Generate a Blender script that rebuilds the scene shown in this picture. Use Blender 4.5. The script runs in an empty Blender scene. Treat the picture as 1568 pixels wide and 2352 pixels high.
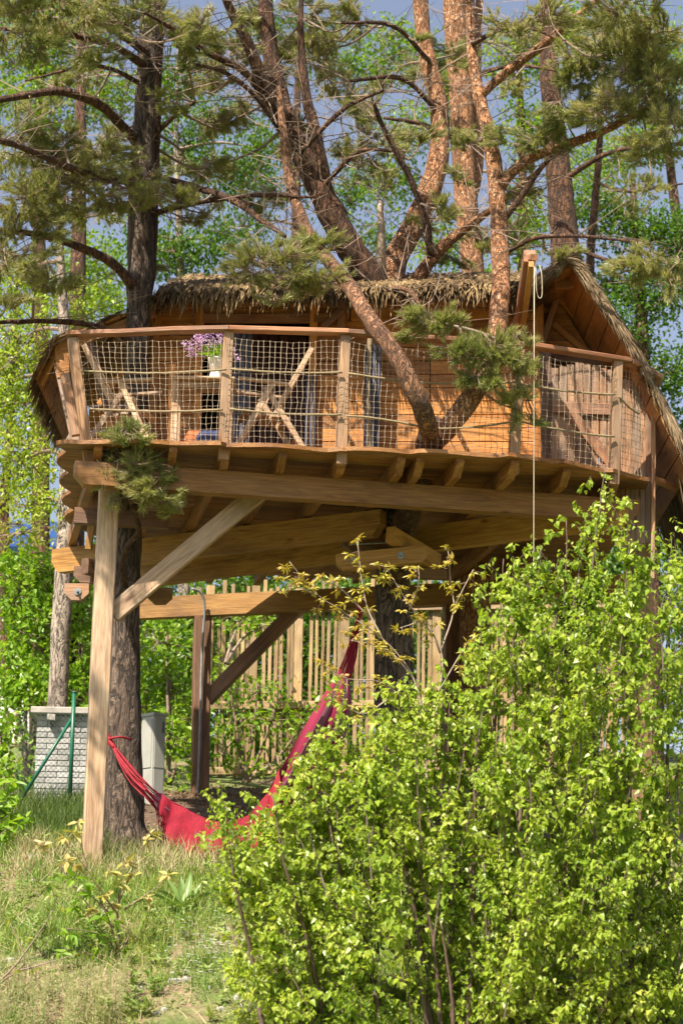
import bpy, math, random
import numpy as np
from mathutils import Vector, Matrix, noise

random.seed(11)
rng = np.random.default_rng(11)
sc = bpy.context.scene
COL = sc.collection
R = math.radians

# ------------------------------------------------------------------ camera, sky, sun, exposure
F = 5553.0                      # focal length, in units of a picture 1568 x 2352
PITCH, ROLL = R(12.5), R(1.0)
EYE = Vector((0, 0, 1.6))
_r0 = Vector((1, 0, 0)); _u0 = Vector((0, -math.sin(PITCH), math.cos(PITCH)))
CF = Vector((0, math.cos(PITCH), math.sin(PITCH)))
CU = _u0 * math.cos(ROLL) - _r0 * math.sin(ROLL)
CR = _r0 * math.cos(ROLL) + _u0 * math.sin(ROLL)
cam = bpy.data.cameras.new('camera'); camo = bpy.data.objects.new('camera', cam); COL.objects.link(camo)
camo.matrix_world = Matrix(((CR.x, CU.x, -CF.x, EYE.x), (CR.y, CU.y, -CF.y, EYE.y), (CR.z, CU.z, -CF.z, EYE.z), (0, 0, 0, 1)))
cam.sensor_fit = 'VERTICAL'; cam.sensor_height = 36; cam.sensor_width = 24; cam.lens = 85
cam.clip_start = 0.5; cam.clip_end = 900
cam.dof.use_dof = True; cam.dof.focus_distance = 22.6; cam.dof.aperture_fstop = 2.8
sc.camera = camo

SUN = Vector((-0.50, -0.72, 1.14)).normalized()       # towards the sun: high, behind the camera and to its left
world = bpy.data.worlds.new('World'); sc.world = world; world.use_nodes = True
wn = world.node_tree; bg = wn.nodes['Background']
sky = wn.nodes.new('ShaderNodeTexSky'); sky.sky_type = 'NISHITA'; sky.sun_disc = False
sky.sun_elevation = math.asin(SUN.z); sky.sun_rotation = math.atan2(SUN.x, SUN.y)
sky.air_density = 1.0; sky.dust_density = 2.6; sky.ozone_density = 2.0
hs = wn.nodes.new('ShaderNodeHueSaturation'); hs.inputs['Hue'].default_value = .508; hs.inputs['Saturation'].default_value = .74; hs.inputs['Value'].default_value = 1.5
wn.links.new(sky.outputs[0], hs.inputs['Color']); wn.links.new(hs.outputs[0], bg.inputs[0]); bg.inputs[1].default_value = 0.05
sl = bpy.data.lights.new('sun', 'SUN'); so = bpy.data.objects.new('sun', sl); COL.objects.link(so)
sl.energy = 5.0; sl.angle = R(0.5); sl.color = (1.0, 0.90, 0.74)
so.rotation_euler = SUN.to_track_quat('Z', 'Y').to_euler(); so.location = (0, 0, 40)
sc.view_settings.view_transform = 'Standard'; sc.view_settings.look = 'None'
sc.view_settings.exposure = 1.2; sc.view_settings.gamma = 1; sc.view_settings.use_curve_mapping = False
sc.cycles.max_bounces = 8; sc.cycles.transparent_max_bounces = 8; sc.cycles.diffuse_bounces = 4
sc.cycles.sample_clamp_indirect = 6

# ------------------------------------------------------------------ from the photograph to places
def ray(x, y):
    return CR * ((x - 784) / F) + CU * ((1176 - y) / F) + CF
def P(x, y, Y):                 # the point seen at (x, y) that lies Y metres ahead
    d = ray(x, y); return EYE + d * (Y / d.y)
def PZ(x, y, z):                # the point seen at (x, y) that lies at height z
    d = ray(x, y); return EYE + d * ((z - EYE.z) / d.z)
GY = [-60, 0, 10, 15, 17.8, 22.3, 23.5, 26.5, 28, 30, 36, 45, 60, 100, 400]
GZ = [-1.5, 0, 0.45, 1.1, 1.78, 3.28, 3.54, 4.10, 4.36, 4.85, 5.9, 7.0, 8.0, 9.0, 10.0]
def gz(x, y):
    z = float(np.interp(y, GY, GZ))
    w = min(1.0, max(0.0, (y - 8) / 6))
    return z + w * (0.16 * noise.noise(Vector((x * .35, y * .35, 2.0))) + 0.05 * noise.noise(Vector((x * 1.7, y * 1.7, 9.0))))

# ------------------------------------------------------------------ objects
WM = {}
def _link(o, parent, mw):
    COL.objects.link(o); WM[o] = mw
    if parent is not None:
        o.parent = parent; o.matrix_local = WM[parent].inverted() @ mw
    else:
        o.matrix_world = mw
    return o
def tag(o, label=None, cat=None, group=None, kind=None):
    if label: o['label'] = label
    if cat: o['category'] = cat
    if group: o['group'] = group
    if kind: o['kind'] = kind
    return o
def thing(name, label, cat, loc, group=None):
    o = bpy.data.objects.new(name, None); o.empty_display_size = .2
    _link(o, None, Matrix.Translation(Vector(loc)))
    return tag(o, label, cat, group)
def put(name, me, parent=None, mw=None, mat=None):
    o = bpy.data.objects.new(name, me)
    if mat is not None:
        for m in (mat if isinstance(mat, (list, tuple)) else [mat]): me.materials.append(m)
    return _link(o, parent, mw or Matrix.Identity(4))
def empty_part(name, parent):   # a part that only holds its pieces
    o = bpy.data.objects.new(name, None); o.empty_display_size = .1
    return _link(o, parent, WM[parent].copy())
def np_mesh(name, V, T, mi=None, smooth=False, uv=None):
    V = np.asarray(V, np.float32); T = np.asarray(T, np.int32)
    me = bpy.data.meshes.new(name)
    me.vertices.add(len(V)); me.vertices.foreach_set('co', V.ravel())
    n, k = T.shape
    me.loops.add(n * k); me.loops.foreach_set('vertex_index', T.ravel())
    me.polygons.add(n); me.polygons.foreach_set('loop_start', np.arange(0, n * k, k, dtype=np.int32))
    if mi is not None: me.polygons.foreach_set('material_index', np.asarray(mi, np.int32))
    me.polygons.foreach_set('use_smooth', np.full(n, smooth, bool))
    if uv is not None:
        l = me.uv_layers.new(name='UVMap'); l.data.foreach_set('uv', np.asarray(uv, np.float32)[T.ravel()].ravel())
    me.update(calc_edges=True); me.validate()
    return me
class Acc:                      # gathers triangles of one mesh
    def __init__(s): s.V = []; s.T = []; s.M = []; s.n = 0
    def add(s, V, T, m=0):
        V = np.asarray(V, np.float32).reshape(-1, 3); T = np.asarray(T, np.int64)
        if not len(T): return
        if T.shape[1] == 4: T = np.concatenate([T[:, [0, 1, 2]], T[:, [0, 2, 3]]])
        s.V.append(V); s.T.append(T + s.n); s.M.append(np.full(len(T), m)); s.n += len(V)
    def mesh(s, name, smooth=False, org=None):
        V = np.concatenate(s.V)
        if org is not None: V = V - np.asarray(org, np.float32)
        return np_mesh(name, V, np.concatenate(s.T), np.concatenate(s.M), smooth)
    def put(s, name, mat, parent, smooth=False):
        org = WM[parent].translation if parent is not None else Vector((0, 0, 0))
        return put(name, s.mesh(name, smooth, org), parent, Matrix.Translation(org), mat)
def frame(p0, p1, up=(0, 0, 1)):
    x = (p1 - p0).normalized(); z = Vector(up); y = z.cross(x)
    if y.length < 1e-4: y = Vector((0, 1, 0)).cross(x)
    y.normalize(); z = x.cross(y)
    m = Matrix.Identity(4)
    for i in range(3): m[i][0] = x[i]; m[i][1] = y[i]; m[i][2] = z[i]; m[i][3] = p0[i]
    return m
def bar(name, p0, p1, w, h, mat, parent, up=(0, 0, 1), ch=0.007, taper=1.0, rough=0.003):
    """sawn timber from p0 to p1, its edges eased, never quite straight"""
    p0 = Vector(p0); p1 = Vector(p1); L = (p1 - p0).length; m = frame(p0, p1, up)
    a, b = w / 2, h / 2; ch = min(ch, a * .45, b * .45)
    ns = 2 if L < 1.2 else 4
    V = []; T = []
    ring = [(-a + ch, -b), (a - ch, -b), (a, -b + ch), (a, b - ch), (a - ch, b), (-a + ch, b), (-a, b - ch), (-a, -b + ch)]
    for i in range(ns):
        t = i / (ns - 1); oy, oz = random.gauss(0, rough), random.gauss(0, rough); k = 1 + (taper - 1) * t
        for (y, z) in ring: V.append((t * L, y * k + oy, z * k + oz))
    F_ = []
    for i in range(ns - 1):
        for j in range(8): F_.append((i * 8 + j, i * 8 + (j + 1) % 8, i * 8 + 8 + (j + 1) % 8, i * 8 + 8 + j))
    F_.append(tuple(range(7, -1, -1))); F_.append(tuple(range((ns - 1) * 8, ns * 8)))
    me = bpy.data.meshes.new(name); me.from_pydata(V, [], F_); me.update()
    return put(name, me, parent, m, mat)
def prism(name, poly, w, m, mat, parent):
    """an outline in the local x-z plane, w thick along y"""
    n = len(poly)
    V = [(x, -w / 2, z) for x, z in poly] + [(x, w / 2, z) for x, z in poly]
    F_ = [tuple(range(n)), tuple(range(2 * n - 1, n - 1, -1))] + [(i, i + n, (i + 1) % n + n, (i + 1) % n) for i in range(n)]
    me = bpy.data.meshes.new(name); me.from_pydata(V, [], F_); me.update()
    return put(name, me, parent, m, mat)
def slab(name, poly, t, m, mat, parent):
    """an outline in the local x-y plane, t thick downwards"""
    n = len(poly)
    V = [(x, y, 0) for x, y in poly] + [(x, y, -t) for x, y in poly]
    F_ = [tuple(range(n)), tuple(range(2 * n - 1, n - 1, -1))] + [(i, i + n, (i + 1) % n + n, (i + 1) % n) for i in range(n)]
    me = bpy.data.meshes.new(name); me.from_pydata(V, [], F_); me.update()
    return put(name, me, parent, m, mat)
def quadboard(name, c, t, mat, parent):
    """a board over four corners (a-b along its length, then c-d), t thick"""
    a, b, c_, d = [Vector(v) for v in c]
    m = frame(a, b, (b - a).cross(d - a).normalized()); im = m.inverted()
    q = [im @ v for v in (a, b, c_, d)]
    V = [(v.x, v.y, v.z) for v in q] + [(v.x, v.y, v.z - t) for v in q]
    F_ = [(0, 1, 2, 3), (7, 6, 5, 4)] + [(i, i + 4, (i + 1) % 4 + 4, (i + 1) % 4) for i in range(4)]
    me = bpy.data.meshes.new(name); me.from_pydata(V, [], F_); me.update()
    return put(name, me, parent, m, mat)
def smooth_path(pts, n):
    pts = np.asarray(pts, float)
    ext = np.vstack([2 * pts[0] - pts[1], pts, 2 * pts[-1] - pts[-2]])
    out = []
    seg = len(pts) - 1
    for u in np.linspace(0, seg, n):
        i = min(int(u), seg - 1); t = u - i
        p0, p1, p2, p3 = ext[i:i + 4]
        out.append(.5 * ((2 * p1) + (-p0 + p2) * t + (2 * p0 - 5 * p1 + 4 * p2 - p3) * t * t + (-p0 + 3 * p1 - 3 * p2 + p3) * t ** 3))
    return np.array(out)
def tube(pts, rad, ns=8, lumpy=0.0, cap=True):
    """a tube along points with a radius at each; lumpy swells and dents it"""
    pts = np.asarray(pts, float); rad = np.asarray(rad, float); n = len(pts)
    t = np.gradient(pts, axis=0); t /= np.linalg.norm(t, axis=1)[:, None] + 1e-9
    ref = np.array([0.0, 1.0, 0.0]) if abs(t[0][1]) < .8 else np.array([1.0, 0, 0])
    V = []
    for i in range(n):
        a = ref - t[i] * ref.dot(t[i]); a /= np.linalg.norm(a); b = np.cross(t[i], a); ref = a
        for k in range(ns):
            th = 2 * math.pi * k / ns; r = rad[i]
            if lumpy:
                q = pts[i] + (a * math.cos(th) + b * math.sin(th)) * r
                r *= 1 + lumpy * noise.noise(Vector(q) * 5) + lumpy * .7 * noise.noise(Vector((q[0] * 14, q[1] * 14, q[2] * 4)))
            V.append(pts[i] + (a * math.cos(th) + b * math.sin(th)) * r)
    T = []
    for i in range(n - 1):
        for k in range(ns):
            k2 = (k + 1) % ns
            T.append((i * ns + k, i * ns + k2, i * ns + ns + k2)); T.append((i * ns + k, i * ns + ns + k2, i * ns + ns + k))
    if cap:
        for e, off in ((0, 0), (n - 1, (n - 1) * ns)):
            c = len(V); V.append(pts[e])
            for k in range(ns): T.append((c, off + (k + 1) % ns, off + k) if e == 0 else (c, off + k, off + (k + 1) % ns))
    return np.array(V), np.array(T)
def tube_obj(name, pts, rad, mat, parent=None, ns=8, lumpy=0, res=None):
    pts = [tuple(p) for p in pts]
    if np.isscalar(rad): rad = [rad] * len(pts)
    if res:
        q = smooth_path(np.hstack([np.array(pts), np.array(rad)[:, None]]), res); pts, rad = q[:, :3], np.maximum(q[:, 3], 1e-4)
    a = Acc(); a.add(*tube(pts, rad, ns, lumpy)); return a.put(name, mat, parent, True)
def sticks(p0, p1, r0, r1):
    """many thin three-sided twigs at once"""
    p0 = np.asarray(p0, float); p1 = np.asarray(p1, float); n = len(p0)
    d = p1 - p0; d /= np.linalg.norm(d, axis=1)[:, None] + 1e-9
    a = np.cross(d, np.where(np.abs(d[:, 2:3]) < .9, [[0, 0, 1.0]], [[1.0, 0, 0]])); a /= np.linalg.norm(a, axis=1)[:, None] + 1e-9
    b = np.cross(d, a); V = np.zeros((n, 6, 3))
    r0 = np.broadcast_to(r0, (n,))[:, None]; r1 = np.broadcast_to(r1, (n,))[:, None]
    for k in range(3):
        o = a * math.cos(k * 2.0944) + b * math.sin(k * 2.0944)
        V[:, k] = p0 + o * r0; V[:, 3 + k] = p1 + o * r1
    base = (np.arange(n) * 6)[:, None]
    T = np.concatenate([base + np.array([q]) for q in ((0, 1, 4), (0, 4, 3), (1, 2, 5), (1, 5, 4), (2, 0, 3), (2, 3, 5))])
    return V.reshape(-1, 3), T
OVATE = [(0, 0), (.28, .40), (.62, .33), (1, 0), (.62, -.33), (.28, -.40)]
BIRCH = [(0, 0), (.16, .44), (.48, .36), (1, 0), (.48, -.36), (.16, -.44)]
KITE = [(0, 0), (.42, .42), (1, 0), (.42, -.42)]
def leaves(pos, axis, nrm, L, W, shape, fold=.18):
    """many leaves: where each starts, where it points, which way it faces, its length and breadth"""
    pos = np.asarray(pos, float); n = len(pos)
    ax = axis / (np.linalg.norm(axis, axis=1)[:, None] + 1e-9)
    nr = nrm - ax * np.sum(nrm * ax, axis=1)[:, None]; nr /= np.linalg.norm(nr, axis=1)[:, None] + 1e-9
    sd = np.cross(nr, ax); k = len(shape); V = np.zeros((n, k, 3))
    L = np.broadcast_to(L, (n,)); W = np.broadcast_to(W, (n,))
    for i, (u, v) in enumerate(shape):
        V[:, i] = pos + ax * (L * u)[:, None] + sd * (W * v)[:, None] + nr * (W * (fold * abs(v) * 2 - .25 * u * u))[:, None]
    base = (np.arange(n) * k)[:, None]
    h = k // 2
    if k == 6: q = ((0, 1, 2), (0, 2, 3), (0, 3, 4), (0, 4, 5))
    else: q = ((0, 1, 2), (0, 2, 3))
    q = [(a, c, b) for a, b, c in q]
    return V.reshape(-1, 3), np.concatenate([base + np.array([t]) for t in q])
def unit(n):
    v = rng.normal(size=(n, 3)); return v / np.linalg.norm(v, axis=1)[:, None]

# ------------------------------------------------------------------ materials
def nodes(name):
    m = bpy.data.materials.new(name); m.use_nodes = True; nt = m.node_tree
    return m, nt, nt.nodes['Principled BSDF'], nt.nodes.new, nt.links.new
def ramp(nt, fac, stops):
    r = nt.nodes.new('ShaderNodeValToRGB'); e = r.color_ramp.elements
    while len(e) > 1: e.remove(e[-1])
    e[0].position = stops[0][0]; e[0].color = (*stops[0][1], 1)
    for p, c in stops[1:]:
        x = e.new(p); x.color = (*c, 1)
    nt.links.new(fac, r.inputs[0]); return r.outputs[0]
def mixc(nt, mode, fac, a, b):
    m = nt.nodes.new('ShaderNodeMix'); m.data_type = 'RGBA'; m.blend_type = mode
    for s, v in ((m.inputs[0], fac), (m.inputs[6], a), (m.inputs[7], b)):
        if hasattr(v, 'is_linked') or hasattr(v, 'links'): nt.links.new(v, s)
        else: s.default_value = v if not isinstance(v, tuple) else (*v, 1)
    return m.outputs[2]
def ntex(nt, co, scale, sc3=(1, 1, 1), detail=4, rough=.6, dist=0):
    mp = nt.nodes.new('ShaderNodeMapping'); mp.inputs['Scale'].default_value = sc3; nt.links.new(co, mp.inputs[0])
    t = nt.nodes.new('ShaderNodeTexNoise'); t.inputs['Scale'].default_value = scale; t.inputs['Detail'].default_value = detail
    t.inputs['Roughness'].default_value = rough; t.inputs['Distortion'].default_value = dist
    nt.links.new(mp.outputs[0], t.inputs[0]); return t.outputs[0]
def bump(nt, b, h, s, d=.02):
    n = nt.nodes.new('ShaderNodeBump'); n.inputs['Strength'].default_value = s; n.inputs['Distance'].default_value = d
    nt.links.new(h, n.inputs['Height']); nt.links.new(n.outputs[0], b.inputs['Normal'])
def obco(nt):
    """object coordinates shifted by a random amount for every object, so that no two timbers match"""
    tc = nt.nodes.new('ShaderNodeTexCoord'); oi = nt.nodes.new('ShaderNodeObjectInfo')
    v = nt.nodes.new('ShaderNodeVectorMath'); v.operation = 'MULTIPLY_ADD'
    cb = nt.nodes.new('ShaderNodeCombineXYZ')
    for i in range(3): nt.links.new(oi.outputs['Random'], cb.inputs[i])
    nt.links.new(cb.outputs[0], v.inputs[0]); v.inputs[1].default_value = (37, 91, 53); nt.links.new(tc.outputs['Object'], v.inputs[2])
    return v.outputs[0], oi.outputs['Random']
def wood(name, dark, mid, light, grey=0.0, rough=.6):
    m, nt, b, N, L = nodes(name); co, rnd = obco(nt)
    g = ntex(nt, co, 2.2, (.6, 7, 7), 7, .68, 1.6)
    c = ramp(nt, g, [(.30, dark), (.48, mid), (.66, light)])
    f = ntex(nt, co, 9, (.5, 16, 16), 3, .5)
    c = mixc(nt, 'MULTIPLY', .55, c, ramp(nt, f, [(.35, (.5, .45, .41)), (.6, (1.05, 1.05, 1.05))]))
    st = ntex(nt, co, 1.3, (.8, 2.2, 2.2), 5, .62)
    c = mixc(nt, 'MULTIPLY', .75, c, ramp(nt, st, [(.34, (.5, .46, .43)), (.5, (1, 1, 1)), (.7, (1.12, 1.1, 1.07))]))
    vo = N('ShaderNodeTexVoronoi'); vo.inputs['Scale'].default_value = 3.0; mp = N('ShaderNodeMapping'); mp.inputs['Scale'].default_value = (.62, 1.5, 1.5)
    L(co, mp.inputs[0]); L(mp.outputs[0], vo.inputs['Vector'])
    c = mixc(nt, 'MULTIPLY', .85, c, ramp(nt, vo.outputs['Distance'], [(.04, (.22, .12, .07)), (.085, (.6, .48, .38)), (.14, (1, 1, 1))]))
    c = mixc(nt, 'MULTIPLY', 1.0, c, ramp(nt, rnd, [(0, (.66, .63, .60)), (.5, (.95, .93, .9)), (1, (1.14, 1.11, 1.05))]))
    if grey:
        w = ntex(nt, co, 1.7, (.7, 3, 3), 4, .6)
        c = mixc(nt, 'MIX', ramp(nt, w, [(.42, (0, 0, 0)), (.64, (grey, grey, grey))]), c, (.25, .215, .18))
    L(c, b.inputs['Base Color']); b.inputs['Roughness'].default_value = rough
    bump(nt, b, f, .5, .008); return m
def bark(name, crack, mid, light, flake, scale=1.0, depth=.03, zs=.14, cw=.05, flk=.62):
    """fissured bark: long wandering cracks, scaly plates between, paler flakes"""
    m, nt, b, N, L = nodes(name)
    tc = N('ShaderNodeTexCoord').outputs['Object']
    cn = ntex(nt, tc, 11 * scale, (1, 1, zs), 6, .62, 1.3)
    ab = N('ShaderNodeMath'); ab.operation = 'SUBTRACT'; L(cn, ab.inputs[0]); ab.inputs[1].default_value = .5
    a2 = N('ShaderNodeMath'); a2.operation = 'ABSOLUTE'; L(ab.outputs[0], a2.inputs[0])
    pl = ntex(nt, tc, 22 * scale, (1, 1, .45), 5, .65, .6); big = ntex(nt, tc, 2.2, (1, 1, .5), 3)
    fine = ntex(nt, tc, 70 * scale, (1, 1, .7), 4, .7)
    c = ramp(nt, pl, [(.32, mid), (.52, light), (flk, light), (flk + .05, flake)])
    c = mixc(nt, 'MULTIPLY', .8, c, ramp(nt, fine, [(.3, (.38, .35, .33)), (.62, (1.12, 1.12, 1.12))]))
    c = mixc(nt, 'MULTIPLY', .8, c, ramp(nt, big, [(.35, (.68, .66, .66)), (.65, (1.1, 1.1, 1.1))]))
    c = mixc(nt, 'MIX', ramp(nt, a2.outputs[0], [(cw * .35, (1, 1, 1)), (cw, (0, 0, 0))]), c, crack)
    L(c, b.inputs['Base Color']); b.inputs['Roughness'].default_value = .85
    h = mixc(nt, 'ADD', .35, ramp(nt, a2.outputs[0], [(0, (0, 0, 0)), (cw * 2.4, (.7, .7, .7))]), pl)
    bump(nt, b, h, 1.0, depth); return m
def foliage(name, cols, trans, tmix=.35, rough=.42, spec=.35):
    m, nt, b, N, L = nodes(name)
    g = N('ShaderNodeNewGeometry')
    fa = N('ShaderNodeMath'); fa.operation = 'MULTIPLY_ADD'; fa.inputs[1].default_value = .62
    fb = N('ShaderNodeMath'); fb.operation = 'MULTIPLY_ADD'; fb.inputs[1].default_value = 1.5; fb.inputs[2].default_value = -.56
    L(ntex(nt, N('ShaderNodeTexCoord').outputs['Object'], 1.4, (1, 1, 1), 3), fb.inputs[0]); L(g.outputs['Random Per Island'], fa.inputs[0]); L(fb.outputs[0], fa.inputs[2])
    c = ramp(nt, fa.outputs[0], [(i / (len(cols) - 1), q) for i, q in enumerate(cols)])
    L(c, b.inputs['Base Color']); b.inputs['Roughness'].default_value = rough; b.inputs['Specular IOR Level'].default_value = spec
    t = N('ShaderNodeBsdfTranslucent'); L(mixc(nt, 'MULTIPLY', 1.0, c, trans), t.inputs[0])
    mx = N('ShaderNodeMixShader'); mx.inputs[0].default_value = tmix
    L(b.outputs[0], mx.inputs[1]); L(t.outputs[0], mx.inputs[2])
    L(mx.outputs[0], nt.nodes['Material Output'].inputs[0]); return m
def plain(name, a, bb, scale=6, rough=.6, metal=0, bmp=.15, vary=0):
    m, nt, b, N, L = nodes(name); co, rnd = obco(nt)
    n = ntex(nt, co, scale, (1, 1, 1), 5); c = ramp(nt, n, [(.3, a), (.7, bb)])
    if vary: c = mixc(nt, 'MULTIPLY', 1.0, c, ramp(nt, rnd, [(0, (1 - vary,) * 3), (1, (1, 1, 1))]))
    L(c, b.inputs['Base Color']); b.inputs['Roughness'].default_value = rough; b.inputs['Metallic'].default_value = metal
    bump(nt, b, n, bmp, .01); return m
M = {}
M['timber'] = wood('timber', (.20, .095, .04), (.36, .20, .095), (.52, .33, .185), .3)
M['timber_pale'] = wood('timber_pale', (.33, .19, .105), (.58, .39, .25), (.70, .53, .38), .3)
M['beam'] = wood('beam', (.24, .105, .018), (.42, .215, .045), (.52, .30, .085), .05)
M['beam_front'] = wood('beam_front', (.19, .078, .015), (.34, .155, .034), (.45, .235, .066), .1)
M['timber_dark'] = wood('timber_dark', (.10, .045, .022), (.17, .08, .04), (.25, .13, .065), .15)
M['board'] = wood('board', (.34, .12, .018), (.54, .22, .042), (.64, .31, .08), .0)
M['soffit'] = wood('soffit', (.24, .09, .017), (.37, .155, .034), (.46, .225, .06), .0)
M['weathered'] = wood('weathered', (.20, .095, .045), (.34, .18, .095), (.46, .28, .165), .6)
M['deckwood'] = wood('deckwood', (.14, .05, .011), (.28, .115, .026), (.40, .195, .055), .18)
M['rail'] = wood('rail', (.22, .085, .035), (.37, .16, .075), (.47, .24, .13), .3)
M['fence'] = wood('fence', (.27, .17, .075), (.43, .295, .145), (.54, .39, .22), .3)
M['maroon'] = wood('maroon', (.05, .014, .012), (.09, .026, .022), (.12, .04, .035))
M['dark'] = plain('room_shade', (.012, .009, .008), (.02, .016, .013))  # near-black wall colour carries the shade inside the hut
M['bark_grey'] = bark('bark_grey', (.035, .024, .018), (.15, .10, .074), (.235, .168, .127), (.34, .26, .21), .95, .04, .2, .065)
M['bark_mid'] = bark('bark_mid', (.03, .015, .010), (.12, .056, .030), (.19, .09, .048), (.29, .165, .10), 1.2, .025, .25, .045)
M['bark_orange'] = bark('bark_orange', (.10, .04, .016), (.30, .125, .05), (.46, .215, .095), (.64, .40, .25), 1.35, .018, .55, .034, .54)
M['bark_tan'] = bark('bark_tan', (.05, .022, .011), (.19, .085, .04), (.31, .15, .075), (.45, .27, .165), 1.3, .022, .4, .04, .57)
M['bark_birch'] = bark('bark_birch', (.05, .04, .03), (.30, .24, .19), (.42, .35, .29), (.52, .45, .39), .8, .012, .35, .035)
M['bark_twig'] = plain('bark_twig', (.13, .085, .06), (.27, .195, .14), 20)
M['birch_twig'] = plain('birch_twig', (.06, .038, .028), (.14, .09, .066), 20)
M['twig_pale'] = plain('twig_pale', (.25, .185, .14), (.42, .33, .26), 20)
M['needle'] = foliage('needle', [(.13, .175, .05), (.235, .265, .085), (.36, .35, .14), (.50, .44, .235)], (1.2, 1.25, .65), .4, .4, .4)
M['birch_leaf'] = foliage('birch_leaf', [(.12, .21, .018), (.22, .32, .03), (.33, .42, .05), (.47, .50, .11)], (1.5, 1.5, .5), .44, .36, .4)
M['oak_leaf'] = foliage('oak_leaf', [(.30, .32, .045), (.42, .38, .06), (.50, .40, .09), (.46, .30, .10)], (1.3, 1.3, .5), .35, .4, .4)
M['young_leaf'] = foliage('young_leaf', [(.32, .36, .07), (.46, .42, .13), (.55, .42, .22), (.28, .38, .06)], (1.2, 1.2, .6), .35, .4, .35)
M['hazel_leaf'] = foliage('hazel_leaf', [(.10, .21, .016), (.16, .29, .025), (.23, .36, .034), (.30, .40, .045)], (1.5, 1.55, .4), .42, .4, .4)
M['tree_leaf'] = foliage('tree_leaf', [(.035, .095, .012), (.06, .135, .016), (.095, .18, .022), (.16, .24, .03)], (1.6, 1.7, .4), .45, .42, .35)
M['beech_leaf'] = foliage('beech_leaf', [(.065, .14, .011), (.12, .22, .017), (.18, .28, .023), (.25, .33, .028)], (1.7, 1.7, .35), .5, .42, .35)
M['yellow_leaf'] = foliage('yellow_leaf', [(.16, .22, .03), (.25, .28, .04), (.34, .32, .055)], (1.5, 1.5, .4), .4)
M['grass'] = foliage('grass', [(.075, .175, .022), (.14, .25, .034), (.23, .31, .055), (.36, .35, .12)], (1.2, 1.2, .5), .32, .5, .3)
M['grass_shade'] = foliage('grass_shade', [(.05, .095, .018), (.08, .13, .025), (.12, .155, .035)], (1.2, 1.2, .5), .3, .5, .3)  # darker copy of grass, shadow near the left pine put into its colour
M['straw'] = foliage('straw', [(.38, .32, .17), (.48, .42, .25), (.30, .27, .11)], (1, 1, .7), .25, .6, .2)
M['herb'] = foliage('herb', [(.15, .24, .06), (.22, .30, .08), (.30, .36, .11)], (1.2, 1.2, .6), .3, .5, .3)
M['litter'] = foliage('litter', [(.14, .075, .035), (.24, .14, .065), (.33, .22, .12), (.20, .12, .07)], (1, 1, .8), .1, .7, .2)
M['dock'] = foliage('dock', [(.14, .235, .06), (.19, .28, .075)], (1.2, 1.2, .6), .3, .4, .5)
M['white_petal'] = foliage('white_petal', [(.75, .75, .70), (.85, .85, .82)], (1, 1, 1), .3, .6)
M['yellow_petal'] = foliage('yellow_petal', [(.62, .50, .05), (.72, .6, .10)], (1, 1, .6), .3, .6)
M['lilac_petal'] = foliage('lilac_petal', [(.45, .22, .52), (.58, .34, .62), (.70, .50, .70), (.36, .16, .45)], (1, 1, 1), .3, .5)
M['thatch'] = foliage('thatch', [(.045, .03, .017), (.11, .072, .037), (.22, .15, .075), (.40, .285, .15)], (1, 1, .8), .12, .75, .15)
M['thatch_old'] = foliage('thatch_old', [(.045, .032, .02), (.115, .082, .05), (.23, .165, .10), (.37, .28, .18)], (1, 1, .8), .08, .8, .15)
M['rope'] = plain('rope', (.16, .12, .065), (.31, .24, .14), 60, .85)
M['net'] = plain('net', (.20, .15, .105), (.37, .295, .215), 60, .85)
M['white_rope'] = plain('white_rope', (.30, .25, .18), (.44, .375, .28), 40, .8)
M['steel'] = plain('steel', (.20, .21, .21), (.34, .36, .36), 20, .5, .6)
M['conduit'] = plain('conduit', (.16, .165, .17), (.25, .255, .26), 20, .5)
M['green_paint'] = plain('green_paint', (.008, .085, .05), (.014, .12, .07), 8, .4)
M['wire'] = plain('wire', (.03, .08, .06), (.06, .11, .09), 20, .5)
M['concrete'] = plain('concrete', (.27, .25, .225), (.40, .375, .34), 9, .9, 0, .4)
M['mortar'] = plain('mortar', (.30, .29, .28), (.40, .39, .37), 20, .95)
M['brick_white'] = plain('brick_white', (.33, .325, .315), (.54, .53, .52), 7, .85, 0, .3, .32)
M['cabinet'] = plain('cabinet', (.26, .26, .235), (.36, .36, .325), 3, .5)
M['cabinet_dark'] = plain('cabinet_dark', (.045, .045, .05), (.08, .08, .085), 8, .5)
M['red_cord'] = plain('red_cord', (.20, .002, .012), (.36, .006, .022), 30, .7)
M['red_lace'] = plain('red_lace', (.16, .0006, .010), (.33, .002, .024), 50, .8)
M['pot'] = plain('pot_white', (.68, .67, .64), (.80, .79, .76), 8, .35)
M['curtain'] = plain('curtain', (.075, .08, .115), (.15, .155, .20), 12, .9)
M['cushion_blue'] = plain('cushion_blue', (.02, .028, .08), (.04, .055, .13), 9, .9)
M['cushion_red'] = plain('cushion_red', (.28, .08, .025), (.40, .13, .045), 9, .9)
M['blue_roof'] = plain('blue_roof', (.006, .035, .13), (.012, .06, .20), 3, .6)
M['pale_wall'] = plain('pale_wall', (.55, .52, .47), (.65, .62, .56), 3, .9)
M['rust'] = plain('rust', (.26, .08, .03), (.42, .15, .06), 10, .8)
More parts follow.
